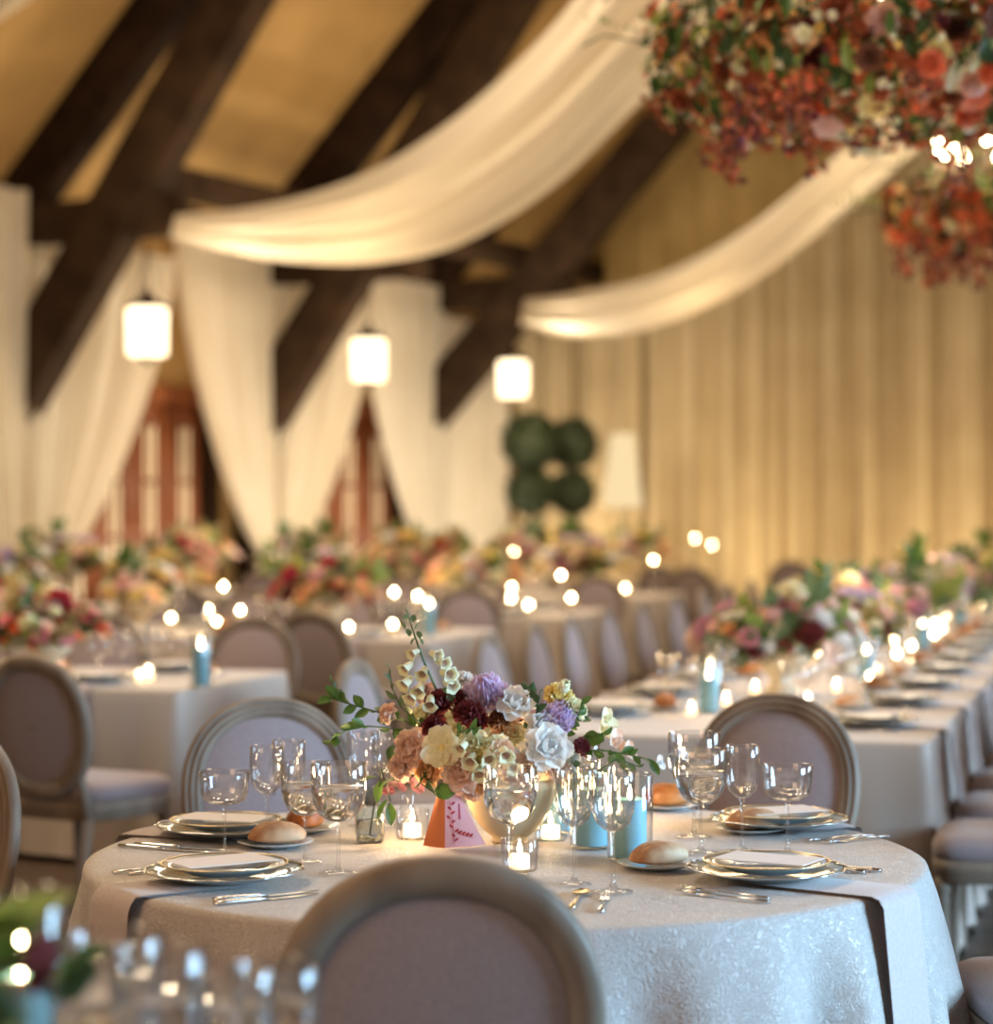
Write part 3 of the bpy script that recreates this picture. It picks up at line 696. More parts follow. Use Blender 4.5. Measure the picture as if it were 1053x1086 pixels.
for c, d, L, lb, sd in SIDE:
    rect_table(c + TU * d / 2 - TV * L / 2, L, d, 'side', 'cloth covered banquet table, ' + lb, 'pale linen cloth over the table ' + lb, sd + 10)

# the round table
RC = Vector((.02, 5.04)); RR = .92
t = thing('round_table', 'round table in the foreground under the damask cloth', 'table', (RC.x, RC.y, 0))
mb = MB(); lathe(mb, [(.001, .72), (RR - .02, .72), (RR - .012, .735), (RR - .02, .75), (.001, .75)], 64); mb.build('tabletop', wood, t)
for q in range(4): mb = MB(); a = q * PI / 2 + .6; lathe(mb, [(.025, 0), (.02, .02), (.022, .72)], 12, TR((.6 * math.cos(a), .6 * math.sin(a), 0)), cap0=True); mb.build('leg', wood, t)
pr = [(Vector((RR * math.cos(2 * PI * k / 360), RR * math.sin(2 * PI * k / 360))), Vector((math.cos(2 * PI * k / 360), math.sin(2 * PI * k / 360))), 0) for k in range(360)]
cl = cloth('tablecloth', pr, damask, .105, .015, 5, .02, .46, flat=(-35, 215, 158, 31), pw=.85); cl.location = (RC.x, RC.y, 0); tag(cl, 'pale blue damask cloth over the round foreground table', 'tablecloth')
# corner of another round table at the lower left
FC0 = Vector((-1.0, 2.28))
t = thing('round_table', 'round table below the lower left corner of the photo', 'table', (FC0.x, FC0.y, 0))
mb = MB(); lathe(mb, [(.001, .72), (RR - .02, .72), (RR - .012, .735), (RR - .02, .75), (.001, .75)], 48); mb.build('tabletop', wood, t)
for q in range(4): mb = MB(); a = q * PI / 2 + .6; lathe(mb, [(.025, 0), (.022, .72)], 12, TR((.6 * math.cos(a), .6 * math.sin(a), 0)), cap0=True); mb.build('leg', wood, t)
cl = cloth('tablecloth', pr, damask, .05, .035, 8, .02, .50); cl.location = (FC0.x, FC0.y, 0); tag(cl, 'damask cloth on the table below the lower left corner', 'tablecloth')

# ------------------------------------------------------------------ place settings
def napkin_mb(reach, hang, w=.165, slack=.012, curve=0):
    """strip: y=0 at plate centre, runs to -y (towards the diner), drops over the edge at y=-reach"""
    def f(u, v):
        x = (u - .5) * w; d = v * (reach + hang + .02) - .03; dx = .004 * math.sin(5 * v + 3)
        sag = 0
        if d < reach: y, z = -d, .004
        else:
            q = d - reach; r = .02
            if q < r * PI / 2: a = q / r; y = -reach - r * math.sin(a); z = .004 - r * (1 - math.cos(a))
            else: z = .004 - r - (q - r * PI / 2); y = -reach - r - .004 - slack * (q - r * PI / 2)
        y += (1 - math.cos(min(1.5, abs(x) * 6))) * -.0 + curve * x * x * (1 if d > reach * .6 else 0)
        return (x + dx, y, z + .003 * math.sin(PI * u))
    mb = MB(); grid(mb, 8, 40, f); grid(mb, 8, 40, lambda u, v: [a - b for a, b in zip(f(1 - u, v), (0, -.0 if v < .5 else -.004, .003))]); return mb
NAPK = {}
def napkin(reach, hang, loc, rz, label, group=None, w=.165, curve=0, slack=.15):
    k = (round(reach, 2), hang, w, curve, slack)
    if k not in NAPK: NAPK[k] = napkin_mb(reach, hang, w, slack, curve).mesh('napkin', napk)
    return tag(obj('napkin', NAPK[k], None, loc, rz), label, 'napkin', group)
def setting(c, inward, where, grp, reach, full=True, nap=True, lod=0, rnd=None, gls=True, curve=0):
    """c = plate centre xy, inward = direction angle from diner to table centre"""
    r = rnd or R; n = Vector((math.cos(inward), math.sin(inward))); rt = Vector((n.y, -n.x)); rz = inward - PI / 2
    def at(a, b, z=0): q = c + n * a + rt * b; return Vector((q.x, q.y, ZT + .001 + z))
    j = lambda s=.01: r.uniform(-s, s)
    if nap: napkin(reach, .42 if full else .36, at(0, 0, .001), rz, 'mauve napkin hanging off the edge at ' + where, 'napkins ' + grp, curve=curve, slack=.085 if full else .15)
    put(charger, at(0, 0, .006), rz + j(.2), 'scalloped charger plate at ' + where, 'charger plates ' + grp)
    put(dplate, at(0, 0, .017), rz + j(.3), 'gilt rimmed dinner plate at ' + where, 'dinner plates ' + grp)
    put(card, at(-.005, 0, .046), rz + j(.25), 'pale menu card at ' + where, 'menu cards ' + grp)
    put(fork, at(-.01, -.20, 0), rz + j(.05), 'silver dinner fork at ' + where, 'cutlery ' + grp)
    put(knife, at(-.01, .195, 0), rz + j(.05), 'silver table knife at ' + where, 'cutlery ' + grp)
    if full:
        put(knife, at(-.03, .232, 0), rz + j(.05), 'outer silver knife at ' + where, 'cutlery ' + grp)
        put(fork, at(-.03, -.240, 0), rz + j(.05), 'outer silver fork at ' + where, 'cutlery ' + grp)
    else:
        put(bplate, at(.16, -.25), 0, 'white bread plate at ' + where, 'bread plates ' + grp)
        put(rollA if r.random() < .6 else rollB, at(.16, -.25, .010), r.uniform(0, 3), 'browned bread roll at ' + where, 'bread rolls ' + grp)
        if gls:
            put(wine_l, at(.24 + j(), .10 + j()), 0, 'clear wine glass at ' + where, 'wine glasses ' + grp)
            put(gob_l, at(.27 + j(), .0 + j()), 0, 'clear water goblet at ' + where, 'water goblets ' + grp)

# ---- round table, four settings the camera sees
for deg, rad_, wh in ((-35, .65, 'the near right place of the round table'), (215, .70, 'the near left place of the round table'), (158, .70, 'the far left place of the round table'), (31, .76, 'the far right place of the round table')):
    a = math.radians(deg); c = RC + Vector((math.cos(a), math.sin(a))) * rad_
    setting((c), a + PI, wh, 'on the round table', RR - rad_ + .008, full=True, nap=True, curve=0)
def ont(px, py, z=ZT + .001): return onz(px, py, z)
def tbl(proto, px, py, rz=0, label='', group=None, sc=None): return put(proto, ont(px, py), rz, label, group, sc)
for px, py, lb, pr_ in ((697, 921, 'white bread plate with a roll, in front of the blue candle', rollB), (797, 883, 'white bread plate with a roll, between the two right plates', rollB),
                        (705, 858, 'bread plate behind the blue candles, right of the flowers', rollA), (292, 898, 'bread plate behind the near left charger', rollB), (322, 882, 'bread plate behind the left wine glasses', rollA)):
    p = ont(px, py); put(bplate, p, 0, lb, 'bread plates on the round table'); q = p + Vector((.004, 0, .009))
    put(pr_, q, {697: .35, 797: .2, 705: .1, 292: .1, 322: 1.2}[px], 'golden bread roll on the ' + lb.replace('white ', '').replace(' with a roll', ''), 'bread rolls on the round table', 1.05)
for px, py, lb in ((238, 906, 'empty coupe glass behind the near left plate'), (835, 906, 'empty coupe glass at the far right, before the oval chair'), ):
    tbl(coupe, px, py, 0, lb, None, (1, 1, .93 if px < 300 else 1))
for px, py, lb, s in ((283, 893, 'slim wine glass beside the left coupe', (1, 1, .91)), (385, 876, 'tall clear wine glass behind the leaf sprig', (1, 1, .95)), (411, 876, 'tall clear wine glass just left of the blush roses', (1, 1, .95)),
                      (609, 938, 'slim wine glass in front of the blue candles, left one', (1, 1, .97)), (650, 946, 'wider wine glass in front of the tall blue candle', (1.12, 1.12, 1)),
                      (787, 903, 'slim wine glass between goblet and coupe at the right', (1, 1, .98)), (306, 885, 'wine glass close behind the left water goblet', (1, 1, .92))):
    tbl(wine, px, py, 0, lb, None, s)
for px, py, lb, s in ((324, 914, 'filled water goblet behind the near left charger', .95), (359, 926, 'filled water goblet in front of the crystal bud vase', 1.02), (541, 928, 'filled water goblet in front of the cream vase', 1.0),
                      (743, 905, 'filled water goblet at the right, in front of its twin', 1.02), (736, 888, 'filled water goblet at the right, behind its twin', 1.08), (612, 886, 'filled water goblet between the blue candles', .95)):
    tbl(goblet, px, py, 0, lb, None, s)
for px, py, lb in ((437, 890, 'lit votive candle left of the orange table card'), (584, 892, 'lit votive candle behind the right side of the cream vase'), (551, 924, 'lit votive candle in front of the cream vase foot')):
    tbl(votive, px, py, 0, lb)
for px, py, lb in ((668, 912, 'blue pillar candle in a glass cylinder, nearest the bread plate'), (628, 899, 'blue pillar candle in a glass cylinder, middle one'), (589, 883, 'blue pillar candle in a glass cylinder, behind the flowers')):
    tbl(hurricane, px, py, 0, lb)
def cutl(proto, px, py, ang, lb): tbl(proto, px, py, ang, lb)
cutl(spoon, 612, 955, -.15, 'pale gold spoon right of the front chair'); cutl(fork, 640, 958, -.1, 'pale silver fork right of the front chair')

# crystal bud vase
t = thing('bud_vase', 'cut crystal bud vase with a trailing stem, left of the votive', 'vase', ont(392, 893))
mb = MB(); lathe(mb, shell([(.001, .001), (.031, .002), (.033, .02), (.034, .06), (.030, .085), (.024, .1), (.027, .125)], .003), 24, rf=lambda a, z: 1 + .03 * math.cos(12 * a + 60 * z)); mb.build('vase_body', glass_c, t)
mb = MB(); lathe(mb, [(.0005, .006), (.028, .007), (.0295, .02), (.0305, .05), (.0005, .0505)], 20); mb.build('water', water, t)
t = thing('bud_vase', 'small clear bud vase with pink blossoms behind the left votive', 'vase', ont(432, 880))
mb = MB(); lathe(mb, shell([(.001, .001), (.024, .002), (.026, .03), (.016, .06), (.018, .085)], .002), 20); mb.build('vase_body', glass, t)
for k in range(7):
    o = obj('ruffled_blossom', bmesh_('ruffle', 'pink' if k % 3 else 'rose'), t, (R.uniform(-.05, .05), R.uniform(-.02, .02), .095 + R.uniform(-.01, .02))); o.scale = (.017,) * 3; o.rotation_euler = (R.uniform(-.9, .9), R.uniform(-.9, .9), 0)

# tent card with its number and floral line drawing
cb = ont(472, 900); t = thing('table_number_card', 'orange and pink folded table card with a number 1', 'card', cb)
s_ = cb.y / F
A0 = Vector((-24 * s_, .035, .002)); A1 = Vector((-9 * s_, .02, .118)); B0 = Vector((0, 0, .001)); B1 = Vector((0, 0, .122)); Cc = Vector((41 * s_, .045, .003)); C1 = Vector((15 * s_, .022, .120))
def page(p00, p01, p10, p11, bow):
    mb = MB()
    def f(u, v):
        a = p00.lerp(p01, v); b = p10.lerp(p11, v); p = a.lerp(b, u); return p + Vector((bow * u * (1 - v) ** 3 * .8, -.004 * math.sin(PI * u), 0))
    grid(mb, 8, 10, f); grid(mb, 8, 10, lambda u, v: f(1 - u, v) + Vector((0, .0012, 0))); return mb
page(A0, A1, B0, B1, 0).build('orange_leaf', orange_card, t)
pk = page(B0, B1, Cc, C1, .006).build('pink_leaf', pink_card, t)
def pg(u, v): a = B0.lerp(B1, v); b = Cc.lerp(C1, v); p = a.lerp(b, u); return p + Vector((.0, -.006, 0))
cu = bpy.data.curves.new('one', 'FONT'); cu.body = '1'; cu.size = .052; cu.extrude = .0003; cu.align_x = 'CENTER'
to = bpy.data.objects.new('tmp', cu); col.objects.link(to); bpy.context.view_layer.update()
me = bpy.data.meshes.new_from_object(to.evaluated_get(bpy.context.evaluated_depsgraph_get())); bpy.data.objects.remove(to)
me.materials.clear(); me.materials.append(red_ink)
o = obj('number_one', me, pk, pg(.56, .52)); dx = (Cc - B0); o.rotation_euler = (PI / 2 - .12, 0, math.atan2(.026, .045))
mb = MB()
for k in range(9):
    p = pg(.26 + .05 * math.sin(k), .12 + .085 * k); leaf(mb, Matrix.Translation(p) @ Matrix.Rotation(PI / 2, 4, 'X') @ Matrix.Rotation(.9 if k % 2 else -.9, 4, 'Z'), .012, .0028, 0)
for k in range(8):
    p = pg(.42 + .05 * k, .26 - .012 * k); leaf(mb, Matrix.Translation(p) @ Matrix.Rotation(PI / 2, 4, 'X') @ Matrix.Rotation(1.1 if k % 2 else -.9, 4, 'Z'), .010, .0026, 0)
tube(mb, [pg(.26, .08), pg(.28, .45), pg(.25, .86)], .0006, 4); tube(mb, [pg(.36, .28), pg(.6, .2), pg(.8, .16)], .0006, 4)
mb.build('printed_leaves', red_ink, pk)

# cream vase and the main flower arrangement
VP = ont(541, 897); VP.y += .06
mb = MB(); lathe(mb, [(.001, .0), (.036, 0), (.040, .005), (.040, .012), (.060, .028), (.082, .055), (.098, .09), (.106, .125), (.110, .150), (.106, .150), (.09, .1), (.06, .05), (.001, .04)], 48)
o = mb.build('flower_vase', cream_cer); o.location = VP; tag(o, 'cream flared vase holding the main bouquet', 'vase')
fa = thing('flower_arrangement', 'large loose bouquet of foxglove, roses and dahlias in the cream vase', 'flowers', (VP.x, VP.y, VP.z + .13))
FO = Vector((VP.x, VP.y, VP.z + .13)); CEN = Vector((VP.x - .01, VP.y, VP.z + .16))
HM = {}
def hero(kind, c, px, py, dY, r_px, name, ndir=None, label=None, squash=1):
    k = (kind, c)
    if k not in HM:
        mb = {'rose': lambda: rose_l(6, 5, 11), 'ruffle': lambda: ruffle_l(7, 5, 12), 'dahlia': dahlia_l, 'open': lambda: open_l(4, 7), 'pea': pea_l,
              'lis': lambda: bloom([(7, 1.0, .48, 20, .5, -.25, .06), (6, .85, .4, 44, .6, -.1, .05), (5, .6, .3, 66, .8, 0, .03)], 21, .06, 6, 5), 'bud': lambda: bloom([(6, .9, .5, 62, 1.3, .25, .1), (5, .8, .4, 72, 1.3, .3, .03)], 22, 0, 4, 5)}[kind]()
        HM[k] = mb.mesh(name, fm[c])
    Y = VP.y + dY; p = P(px, py, Y); s = r_px / F * Y
    n = Vector(ndir) if ndir else ((p - CEN).normalized() + Vector((0, -.75, .15)))
    o = obj(name, HM[k], fa, p - FO); o.rotation_euler = n.to_track_quat('Z', 'Y').to_euler(); o.scale = (s, s, s * squash)
    if kind == 'open':
        mb = MB(); 
        if 'disc' not in HM:
            grid(mb, 12, 5, lambda u, v: (.17 * math.cos(2 * PI * u) * math.sin(PI * v * .5), .17 * math.sin(2 * PI * u) * math.sin(PI * v * .5), .10 + .1 * math.cos(PI * v * .5)), closed=True); HM['disc'] = mb.mesh('flower_centre', fm['yellow'])
        obj('flower_centre', HM['disc'], o)
    return o
LST = [('rose', 'blush', 437, 793, -.10, 21, 'rose_blossom'), ('ruffle', 'blush', 428, 812, -.09, 17, 'ruffled_rose'), ('rose', 'blush', 492, 817, -.17, 23, 'rose_blossom'), ('ruffle', 'blush', 552, 818, -.15, 20, 'ruffled_rose'),
       ('rose', 'rose', 484, 828, -.13, 15, 'rose_blossom'), ('open', 'cream', 469, 793, -.16, 22, 'cosmos_blossom'), ('ruffle', 'peach', 456, 816, -.09, 18, 'ruffled_rose'), ('ruffle', 'peach', 512, 826, -.12, 17, 'ruffled_rose'),
       ('dahlia', 'lav', 515, 738, -.05, 21, 'dahlia_blossom'), ('dahlia', 'lav', 589, 763, -.07, 18, 'dahlia_blossom'), ('lis', 'white', 547, 748, -.08, 22, 'lisianthus_blossom'), ('lis', 'white', 580, 793, -.15, 26, 'lisianthus_blossom'),
       ('lis', 'white', 575, 772, -.10, 20, 'lisianthus_blossom'), ('lis', 'white', 566, 800, -.13, 19, 'lisianthus_blossom'), ('ruffle', 'yellow', 592, 740, -.04, 18, 'ruffled_rose'), ('bud', 'cream', 596, 731, -.06, 12, 'rose_bud'),
       ('ruffle', 'cream', 609, 752, -.05, 14, 'ruffled_rose'), ('ruffle', 'burg', 467, 746, -.06, 17, 'carnation_blossom'), ('ruffle', 'burg', 496, 757, -.09, 16, 'carnation_blossom'), ('ruffle', 'burg', 461, 772, -.09, 15, 'carnation_blossom'),
       ('ruffle', 'burg', 506, 766, -.08, 13, 'carnation_blossom'), ('ruffle', 'brown', 531, 764, -.08, 14, 'carnation_blossom'), ('ruffle', 'burg', 487, 742, -.05, 12, 'carnation_blossom'), ('ruffle', 'peach', 537, 775, -.09, 16, 'ruffled_rose'),
       ('ruffle', 'burg', 616, 792, -.07, 11, 'carnation_blossom'), ('pea', 'cream', 643, 763, -.03, 13, 'sweet_pea_blossom'), ('pea', 'blush', 652, 787, -.04, 15, 'sweet_pea_blossom'), ('pea', 'blush', 665, 797, -.04, 12, 'sweet_pea_blossom'),
       ('pea', 'cream', 640, 775, -.02, 13, 'sweet_pea_blossom'), ('pea', 'white', 698, 809, -.02, 9, 'sweet_pea_blossom'), ('ruffle', 'cream', 526, 795, -.17, 17, 'ruffled_rose'), ('ruffle', 'cream', 502, 790, -.16, 17, 'ruffled_rose'),
       ('ruffle', 'yellow', 513, 806, -.18, 16, 'ruffled_rose'), ('open', 'blush', 532, 800, -.19, 15, 'cosmos_blossom'), ('rose', 'blush', 412, 757, -.05, 12, 'rose_blossom'), ('ruffle', 'rose', 449, 735, -.02, 13, 'ruffled_rose'),
       ('ruffle', 'white', 490, 722, .0, 12, 'ruffled_rose'), ('pea', 'lav', 528, 752, -.04, 12, 'sweet_pea_blossom'), ('ruffle', 'cream', 545, 780, -.1, 14, 'ruffled_rose'), ('ruffle', 'cream', 452, 760, .02, 18, 'ruffled_rose'),
       ('rose', 'cream', 480, 770, .03, 22, 'rose_blossom'), ('rose', 'blush', 540, 770, .05, 24, 'rose_blossom'), ('rose', 'cream', 510, 780, .0, 26, 'rose_blossom'), ('ruffle', 'rose', 565, 760, .04, 18, 'ruffled_rose'),
       ('ruffle', 'blush', 500, 835, -.08, 14, 'ruffled_rose'), ('ruffle', 'blush', 590, 815, -.06, 17, 'ruffled_rose'), ('lis', 'white', 603, 805, -.05, 13, 'lisianthus_blossom')]
for a in LST: hero(*a)
# foxglove spire with hanging bells
BELL = bell().mesh('foxglove_bell', [fm['cream']]); THR = None
mb = MB(); lathe(mb, [(.30, .95), (.02, .3)], 12); THR = mb.mesh('speckled_throat', speck)
sp = [P(x, y, VP.y + d) for x, y, d in ((505, 800, 0), (478, 752, -.03), (462, 730, -.04), (449, 700, -.05), (440, 675, -.05), (432, 650, -.05))]
mb = MB(); tube(mb, [p - FO for p in sp], [.004, .0035, .003, .0028, .0022, .001], 6)
for k, (x, y) in enumerate(((433, 652), (430, 658), (438, 660), (429, 667), (440, 668), (434, 675), (445, 677), (436, 684), (448, 684))):
    leaf(mb, aim(P(x, y, VP.y - .05) - FO, (math.cos(k * 2.3), math.sin(k * 2.3), .5)), .02, .008, .1)
mb.build('foxglove_stem', leafm[3], fa)
for k, (x, y, r, dx, dz) in enumerate(((444, 690, 9, -1, -.5), (456, 692, 10, 1, -.3), (463, 700, 11, 1, -.35), (437, 703, 11, -1, -.8), (451, 708, 11, -.3, -.7), (468, 712, 13, .8, -.25), (437, 718, 12, -1, -.9), (448, 724, 12, -.4, -.9),
                                       (472, 722, 12, .7, -.45), (443, 732, 12, -.8, -.9), (457, 738, 12, -.1, -.9), (502, 800, 13, -.3, -.6), (516, 797, 13, .2, -.6), (508, 812, 12, 0, -.8), (533, 793, 13, .3, -.6), (540, 806, 12, .4, -.7), (494, 788, 12, -.6, -.5), (523, 815, 12, 0, -.9))):
    Y = VP.y + (-.07 if k < 11 else -.21); s = r / F * Y * 1.25; p = P(x, y, Y) - FO
    o = obj('foxglove_bell', BELL, fa, p); o.rotation_euler = Vector((dx, -1.1, dz)).to_track_quat('Z', 'Y').to_euler(); o.scale = (s, s, s)
    obj('speckled_throat', THR, o)
# leafy sprigs
def hs(pp, n, L, W, mi, seed, dY=-.04):
    pts = [P(x, y, VP.y + dY + d) - FO for x, y, d in pp]; sprig(pts, n, L, W, mi, seed).build('leaf_sprig', leafm[mi], fa)
hs([(470, 790, 0), (430, 765, 0), (400, 755, 0), (375, 748, 0), (350, 740, 0)], 15, .042, .012, 0, 1)
hs([(455, 775, 0), (425, 750, -.02), (416, 730, -.03), (413, 712, -.03)], 8, .036, .009, 3, 2)
hs([(440, 775, 0), (390, 770, -.02), (365, 775, -.03), (352, 785, -.03)], 10, .032, .010, 0, 3)
hs([(350, 745, 0), (354, 735, 0), (353, 722, 0)], 4, .03, .007, 3, 9)
hs([(465, 800, 0), (445, 830, -.05), (462, 842, -.06)], 4, .055, .022, 0, 4, -.08)
hs([(590, 800, 0), (635, 795, -.03), (665, 800, -.03), (690, 806, -.03)], 13, .036, .010, 0, 5)
hs([(600, 800, 0), (612, 815, -.04), (625, 822, -.05), (655, 805, -.05), (675, 812, -.05)], 10, .032, .009, 3, 6)
hs([(595, 805, 0), (612, 822, -.03), (607, 838, -.03)], 8, .030, .009, 3, 7)
hs([(610, 790, 0), (620, 780, 0), (635, 779, 0)], 4, .05, .016, 0, 8)
hs([(480, 790, 0), (490, 775, -.1), (505, 772, -.12)], 9, .034, .009, 0, 10, -.08)
hs([(560, 790, 0), (568, 760, -.06), (572, 740, -.06), (560, 728, -.05)], 12, .032, .010, 1, 11)
hs([(500, 780, 0), (480, 745, -.03), (478, 732, -.04)], 8, .026, .008, 3, 12)
hs([(595, 780, 0), (612, 765, -.03), (617, 745, -.03)], 7, .026, .008, 0, 13)
hs([(520, 780, .1), (560, 750, .1), (610, 765, .1)], 14, .05, .016, 1, 14)
hs([(500, 790, .1), (450, 775, .1), (420, 790, .08)], 14, .05, .016, 1, 15)
# stem trailing from the crystal vase
t = thing('trailing_stem', 'leafy stem drooping over the crystal bud vase', 'flowers', ont(392, 893) + Vector((0, 0, .06)))
b_ = Vector(t.location); pts = [P(392, 885, b_.y) - b_, P(396, 858, b_.y) - b_, P(402, 832, b_.y - .02) - b_, P(404, 815, b_.y - .03) - b_, P(409, 830, b_.y - .05) - b_, P(414, 850, b_.y - .05) - b_]
mb = MB(); tube(mb, pts, .0016, 6); mb.build('stem', leafm[1], t)
for k, (x, y, dx, dz) in enumerate(((404, 828, -.2, -1), (400, 824, -1, -.2), (413, 852, .1, -1), (411, 848, -.5, -.8), (402, 836, .7, .6))):
    mb = MB(); leaf(mb, Matrix.Translation(P(x, y, b_.y - .06) - b_) @ Vector((dx, -.3, dz)).to_track_quat('Y', 'Z').to_matrix().to_4x4(), .05, .013, .1); mb.build('leaf', leafm[0], t)

# ================================================================== chairs
def back(px, ytop, Y=None): Y = Y or (.52 * F / (ytop - HY)); p = P(px, 548, Y); return Vector((p.x, p.y))
place_chair((-.090, 3.55), 92, 'large oval backed chair nearest the camera, seen from behind', None)
place_chair(back(291, 742, 6.45), 292, 'oval backed chair facing the camera at the far left of the round table', None)
place_chair(back(816, 728, 6.6), 243, 'oval backed chair facing the camera at the far right of the round table', None)
place_chair((-1.34, 5.5), 226, 'oval backed chair cut off by the left edge, only its grooved rim showing', None)
place_chair((1.52, 4.98), 182, 'chair cut off by the lower right edge, only its seat showing', None)
place_chair(back(46, 695, 8.6), 60, 'weathered oval backed chair at the left edge, seen from behind', None)
LY = [8.3, 9.15, 10.2, 11.1, 11.9, 12.85, 13.9, 15.1, 16.3, 17.5, 18.8]
for k, Y in enumerate(LY):
    x = .023 + .2493 * (Y - 10.2); place_chair((x, Y), math.degrees(PI / 2 - TA) - 90 + R.uniform(-3, 3), 'oval backed chair left of the very long table, %s from near end' % ORD[k], 'chairs left of the long table')
for k in range(7):
    q = C0 + TV * .53 + TU * (-.12 + .78 * k); place_chair((q.x, q.y), math.degrees(PI / 2 - TA) + 90, 'chair right of the very long table, %s from near end' % ORD[k], 'chairs right of the long table')
NB = math.degrees(PI / 2 - TA)
for px, yt, Y, fc, lb in ((264, 655, 11.75, NB - 180, 'behind the left table, right one in its far row'), (337, 645, 12.75, NB - 14, 'dark seen from behind, between the left table and the second table'),
                          (495, 615, 16.6, NB - 170, 'standing behind the second table, right one in its far row'), (632, 600, 20.2, NB - 170, 'standing behind the third table, right one in its far row'),
                          (735, 585, 23.8, NB - 10, 'seen from behind at the fourth table'), (838, 572, 27, NB + 10, 'small in the distance before the gold curtain, over the long table flowers'), (700, 588, 24.3, NB - 10, 'seen from behind at the fourth table, second from its right')):
    place_chair(back(px, yt, Y), fc, 'oval backed chair ' + lb, None)
for ti, (c, d, L, lb, sd) in enumerate(SIDE):
    for sd_, off, fc in (('far', d + .58, NB - 180), ('near', -.58, NB)):
        ks = {(0, 'far'): (1, 2), (0, 'near'): (), (1, 'far'): (1, 2, 3), (1, 'near'): (2, 3, 4), (2, 'far'): (1, 2, 3), (2, 'near'): (1, 2, 3), (3, 'far'): (1, 2), (3, 'near'): (2, 3, 4), (4, 'far'): (), (4, 'near'): (1, 2, 3)}[(ti, sd_)]
        for k in ks:
            q = c + TU * off - TV * (.5 + .78 * k); place_chair((q.x, q.y), fc + R.uniform(-5, 5), 'oval backed chair, %s side of %s, %s from right end' % (sd_, TN[ti], ORD[k]), 'chairs at the side tables')

# ================================================================== long table contents
for k in range(13):
    s = .55 + .95 * k
    for w, sg, sdn in ((.50, 1, 'right'), (-.50, -1, 'left')):
        if sdn == 'right' and k > 8: continue
        if k > 10: continue
        q = S0 + TU * (s if sg > 0 else s + .2) + TV * w; ang = math.atan2(-TV.y * sg, -TV.x * sg)
        setting(q, ang, '%s place, %s side of long table' % (ORD[k], sdn), 'on the long table', .255, full=False, nap=True)
PALS = [['blush', 'cream', 'white', 'burg', 'peach', 'mauve', 'rose'], ['burg', 'burg', 'blush', 'cream', 'peach', 'red', 'rose', 'mauve'], ['white', 'cream', 'lav', 'blush', 'yellow', 'mauve', 'burg'], ['pink', 'burg', 'blush', 'coral', 'cream', 'rose', 'red'], ['cream', 'yellow', 'peach', 'white', 'rose', 'blush']]
ARR = [arrangement(100 + i, PALS[i], .32, .24, .28, 62, 22, .45) for i in range(5)]
for k, (s, w, v, sc, rz) in enumerate(((2.0, -.05, 0, 1.25, 0), (3.3, .05, 2, 1.15, 1), (4.6, -.05, 0, 1.2, 2.5), (5.9, 0, 2, 1.3, 4), (7.3, .1, 0, 1.25, 5), (8.7, 0, 2, 1.35, 1), (10.1, 0, 0, 1.3, 2), (11.6, .05, 2, 1.4, 3))):
    put(ARR[v], T_(s, w, ZT + .002), rz, 'garden flower centrepiece on the very long table, %s from near end' % ORD[k], 'flowers on the long table', sc)
p = T_(.95, -.16, ZT + .002); put(hurricane, p, 0, 'blue pillar candle in glass near the front of the very long table', 'blue candles on the long table')
for k in range(9):
    put(hurricane, T_(1.45 + 1.3 * k, .22 if k % 2 else -.25, ZT + .002), 0, 'blue pillar candle in glass on the very long table, %s behind the front one' % ORD[k], 'blue candles on the long table')
n = 0
for k in range(19):
    s = .75 + .62 * k
    for w in (R.uniform(-.22, -.1), R.uniform(.08, .26)):
        if n >= 36: break
        row = 'left' if w < 0 else 'right'
        put(votive if k < 5 else farcandle, T_(s + R.uniform(-.1, .1), w, ZT + .002), 0, 'lit votive left or right of centre, long table'.replace('left or right', row) + ', %s from front' % ORD[k], 'votives on the long table', .78 if k < 5 else None); n += 1
# side tables
for ti, (c, d, L, lb, sd) in enumerate(SIDE):
    nset = (4, 5, 3, 0, 0)[ti]
    for k in range(nset):
        l = .5 + .78 * k
        for nf, off, sg in (('near', .25, 1), ('far', d - .25, -1)):
            q = c + TU * off - TV * l; ang = math.atan2(TU.y * sg, TU.x * sg)
            setting(q, ang, '%s %s-side place from right, %s' % (ORD[k], nf, TN[ti]), 'on the side tables', .255, full=False, nap=(nf == 'near' and ti < 2), lod=1)
    for k in range((3, 4, 4, 5, 5)[ti]):
        l = (.95, .9, .9, .9, .9)[ti] + (1.05 if ti == 0 else 1.35) * k; q = c + TU * d * .5 - TV * l
        put(ARR[(3, 1, 4, 2, 4)[ti] if k % 2 == 0 else (1, 4, 2, 3, 0)[ti]], (q.x, q.y, ZT + .002), k * 1.7, 'flower centrepiece on %s, %s from right end' % (TN[ti], ORD[k]), 'flowers on the side tables', (1.15, 1.35, 1.4, 1.6, 1.7)[ti])
CND = [ # px, py of flame, depth, table
    (237, 622, 13.6, 1), (222, 646, 12.0, 0), (357, 600, 14.9, 1), (443, 632, 14.6, 1), (418, 628, 14.9, 1), (370, 667, 14.0, 1), (595, 610, 18.0, 2), (542, 634, 17.6, 2), (606, 634, 17.7, 2),
    (545, 585, 22, 3), (693, 594, 22.3, 3), (755, 578, 25.8, 4), (737, 571, 26, 4), (255, 647, 14.3, 1), (148, 713, 10.3, 0)]
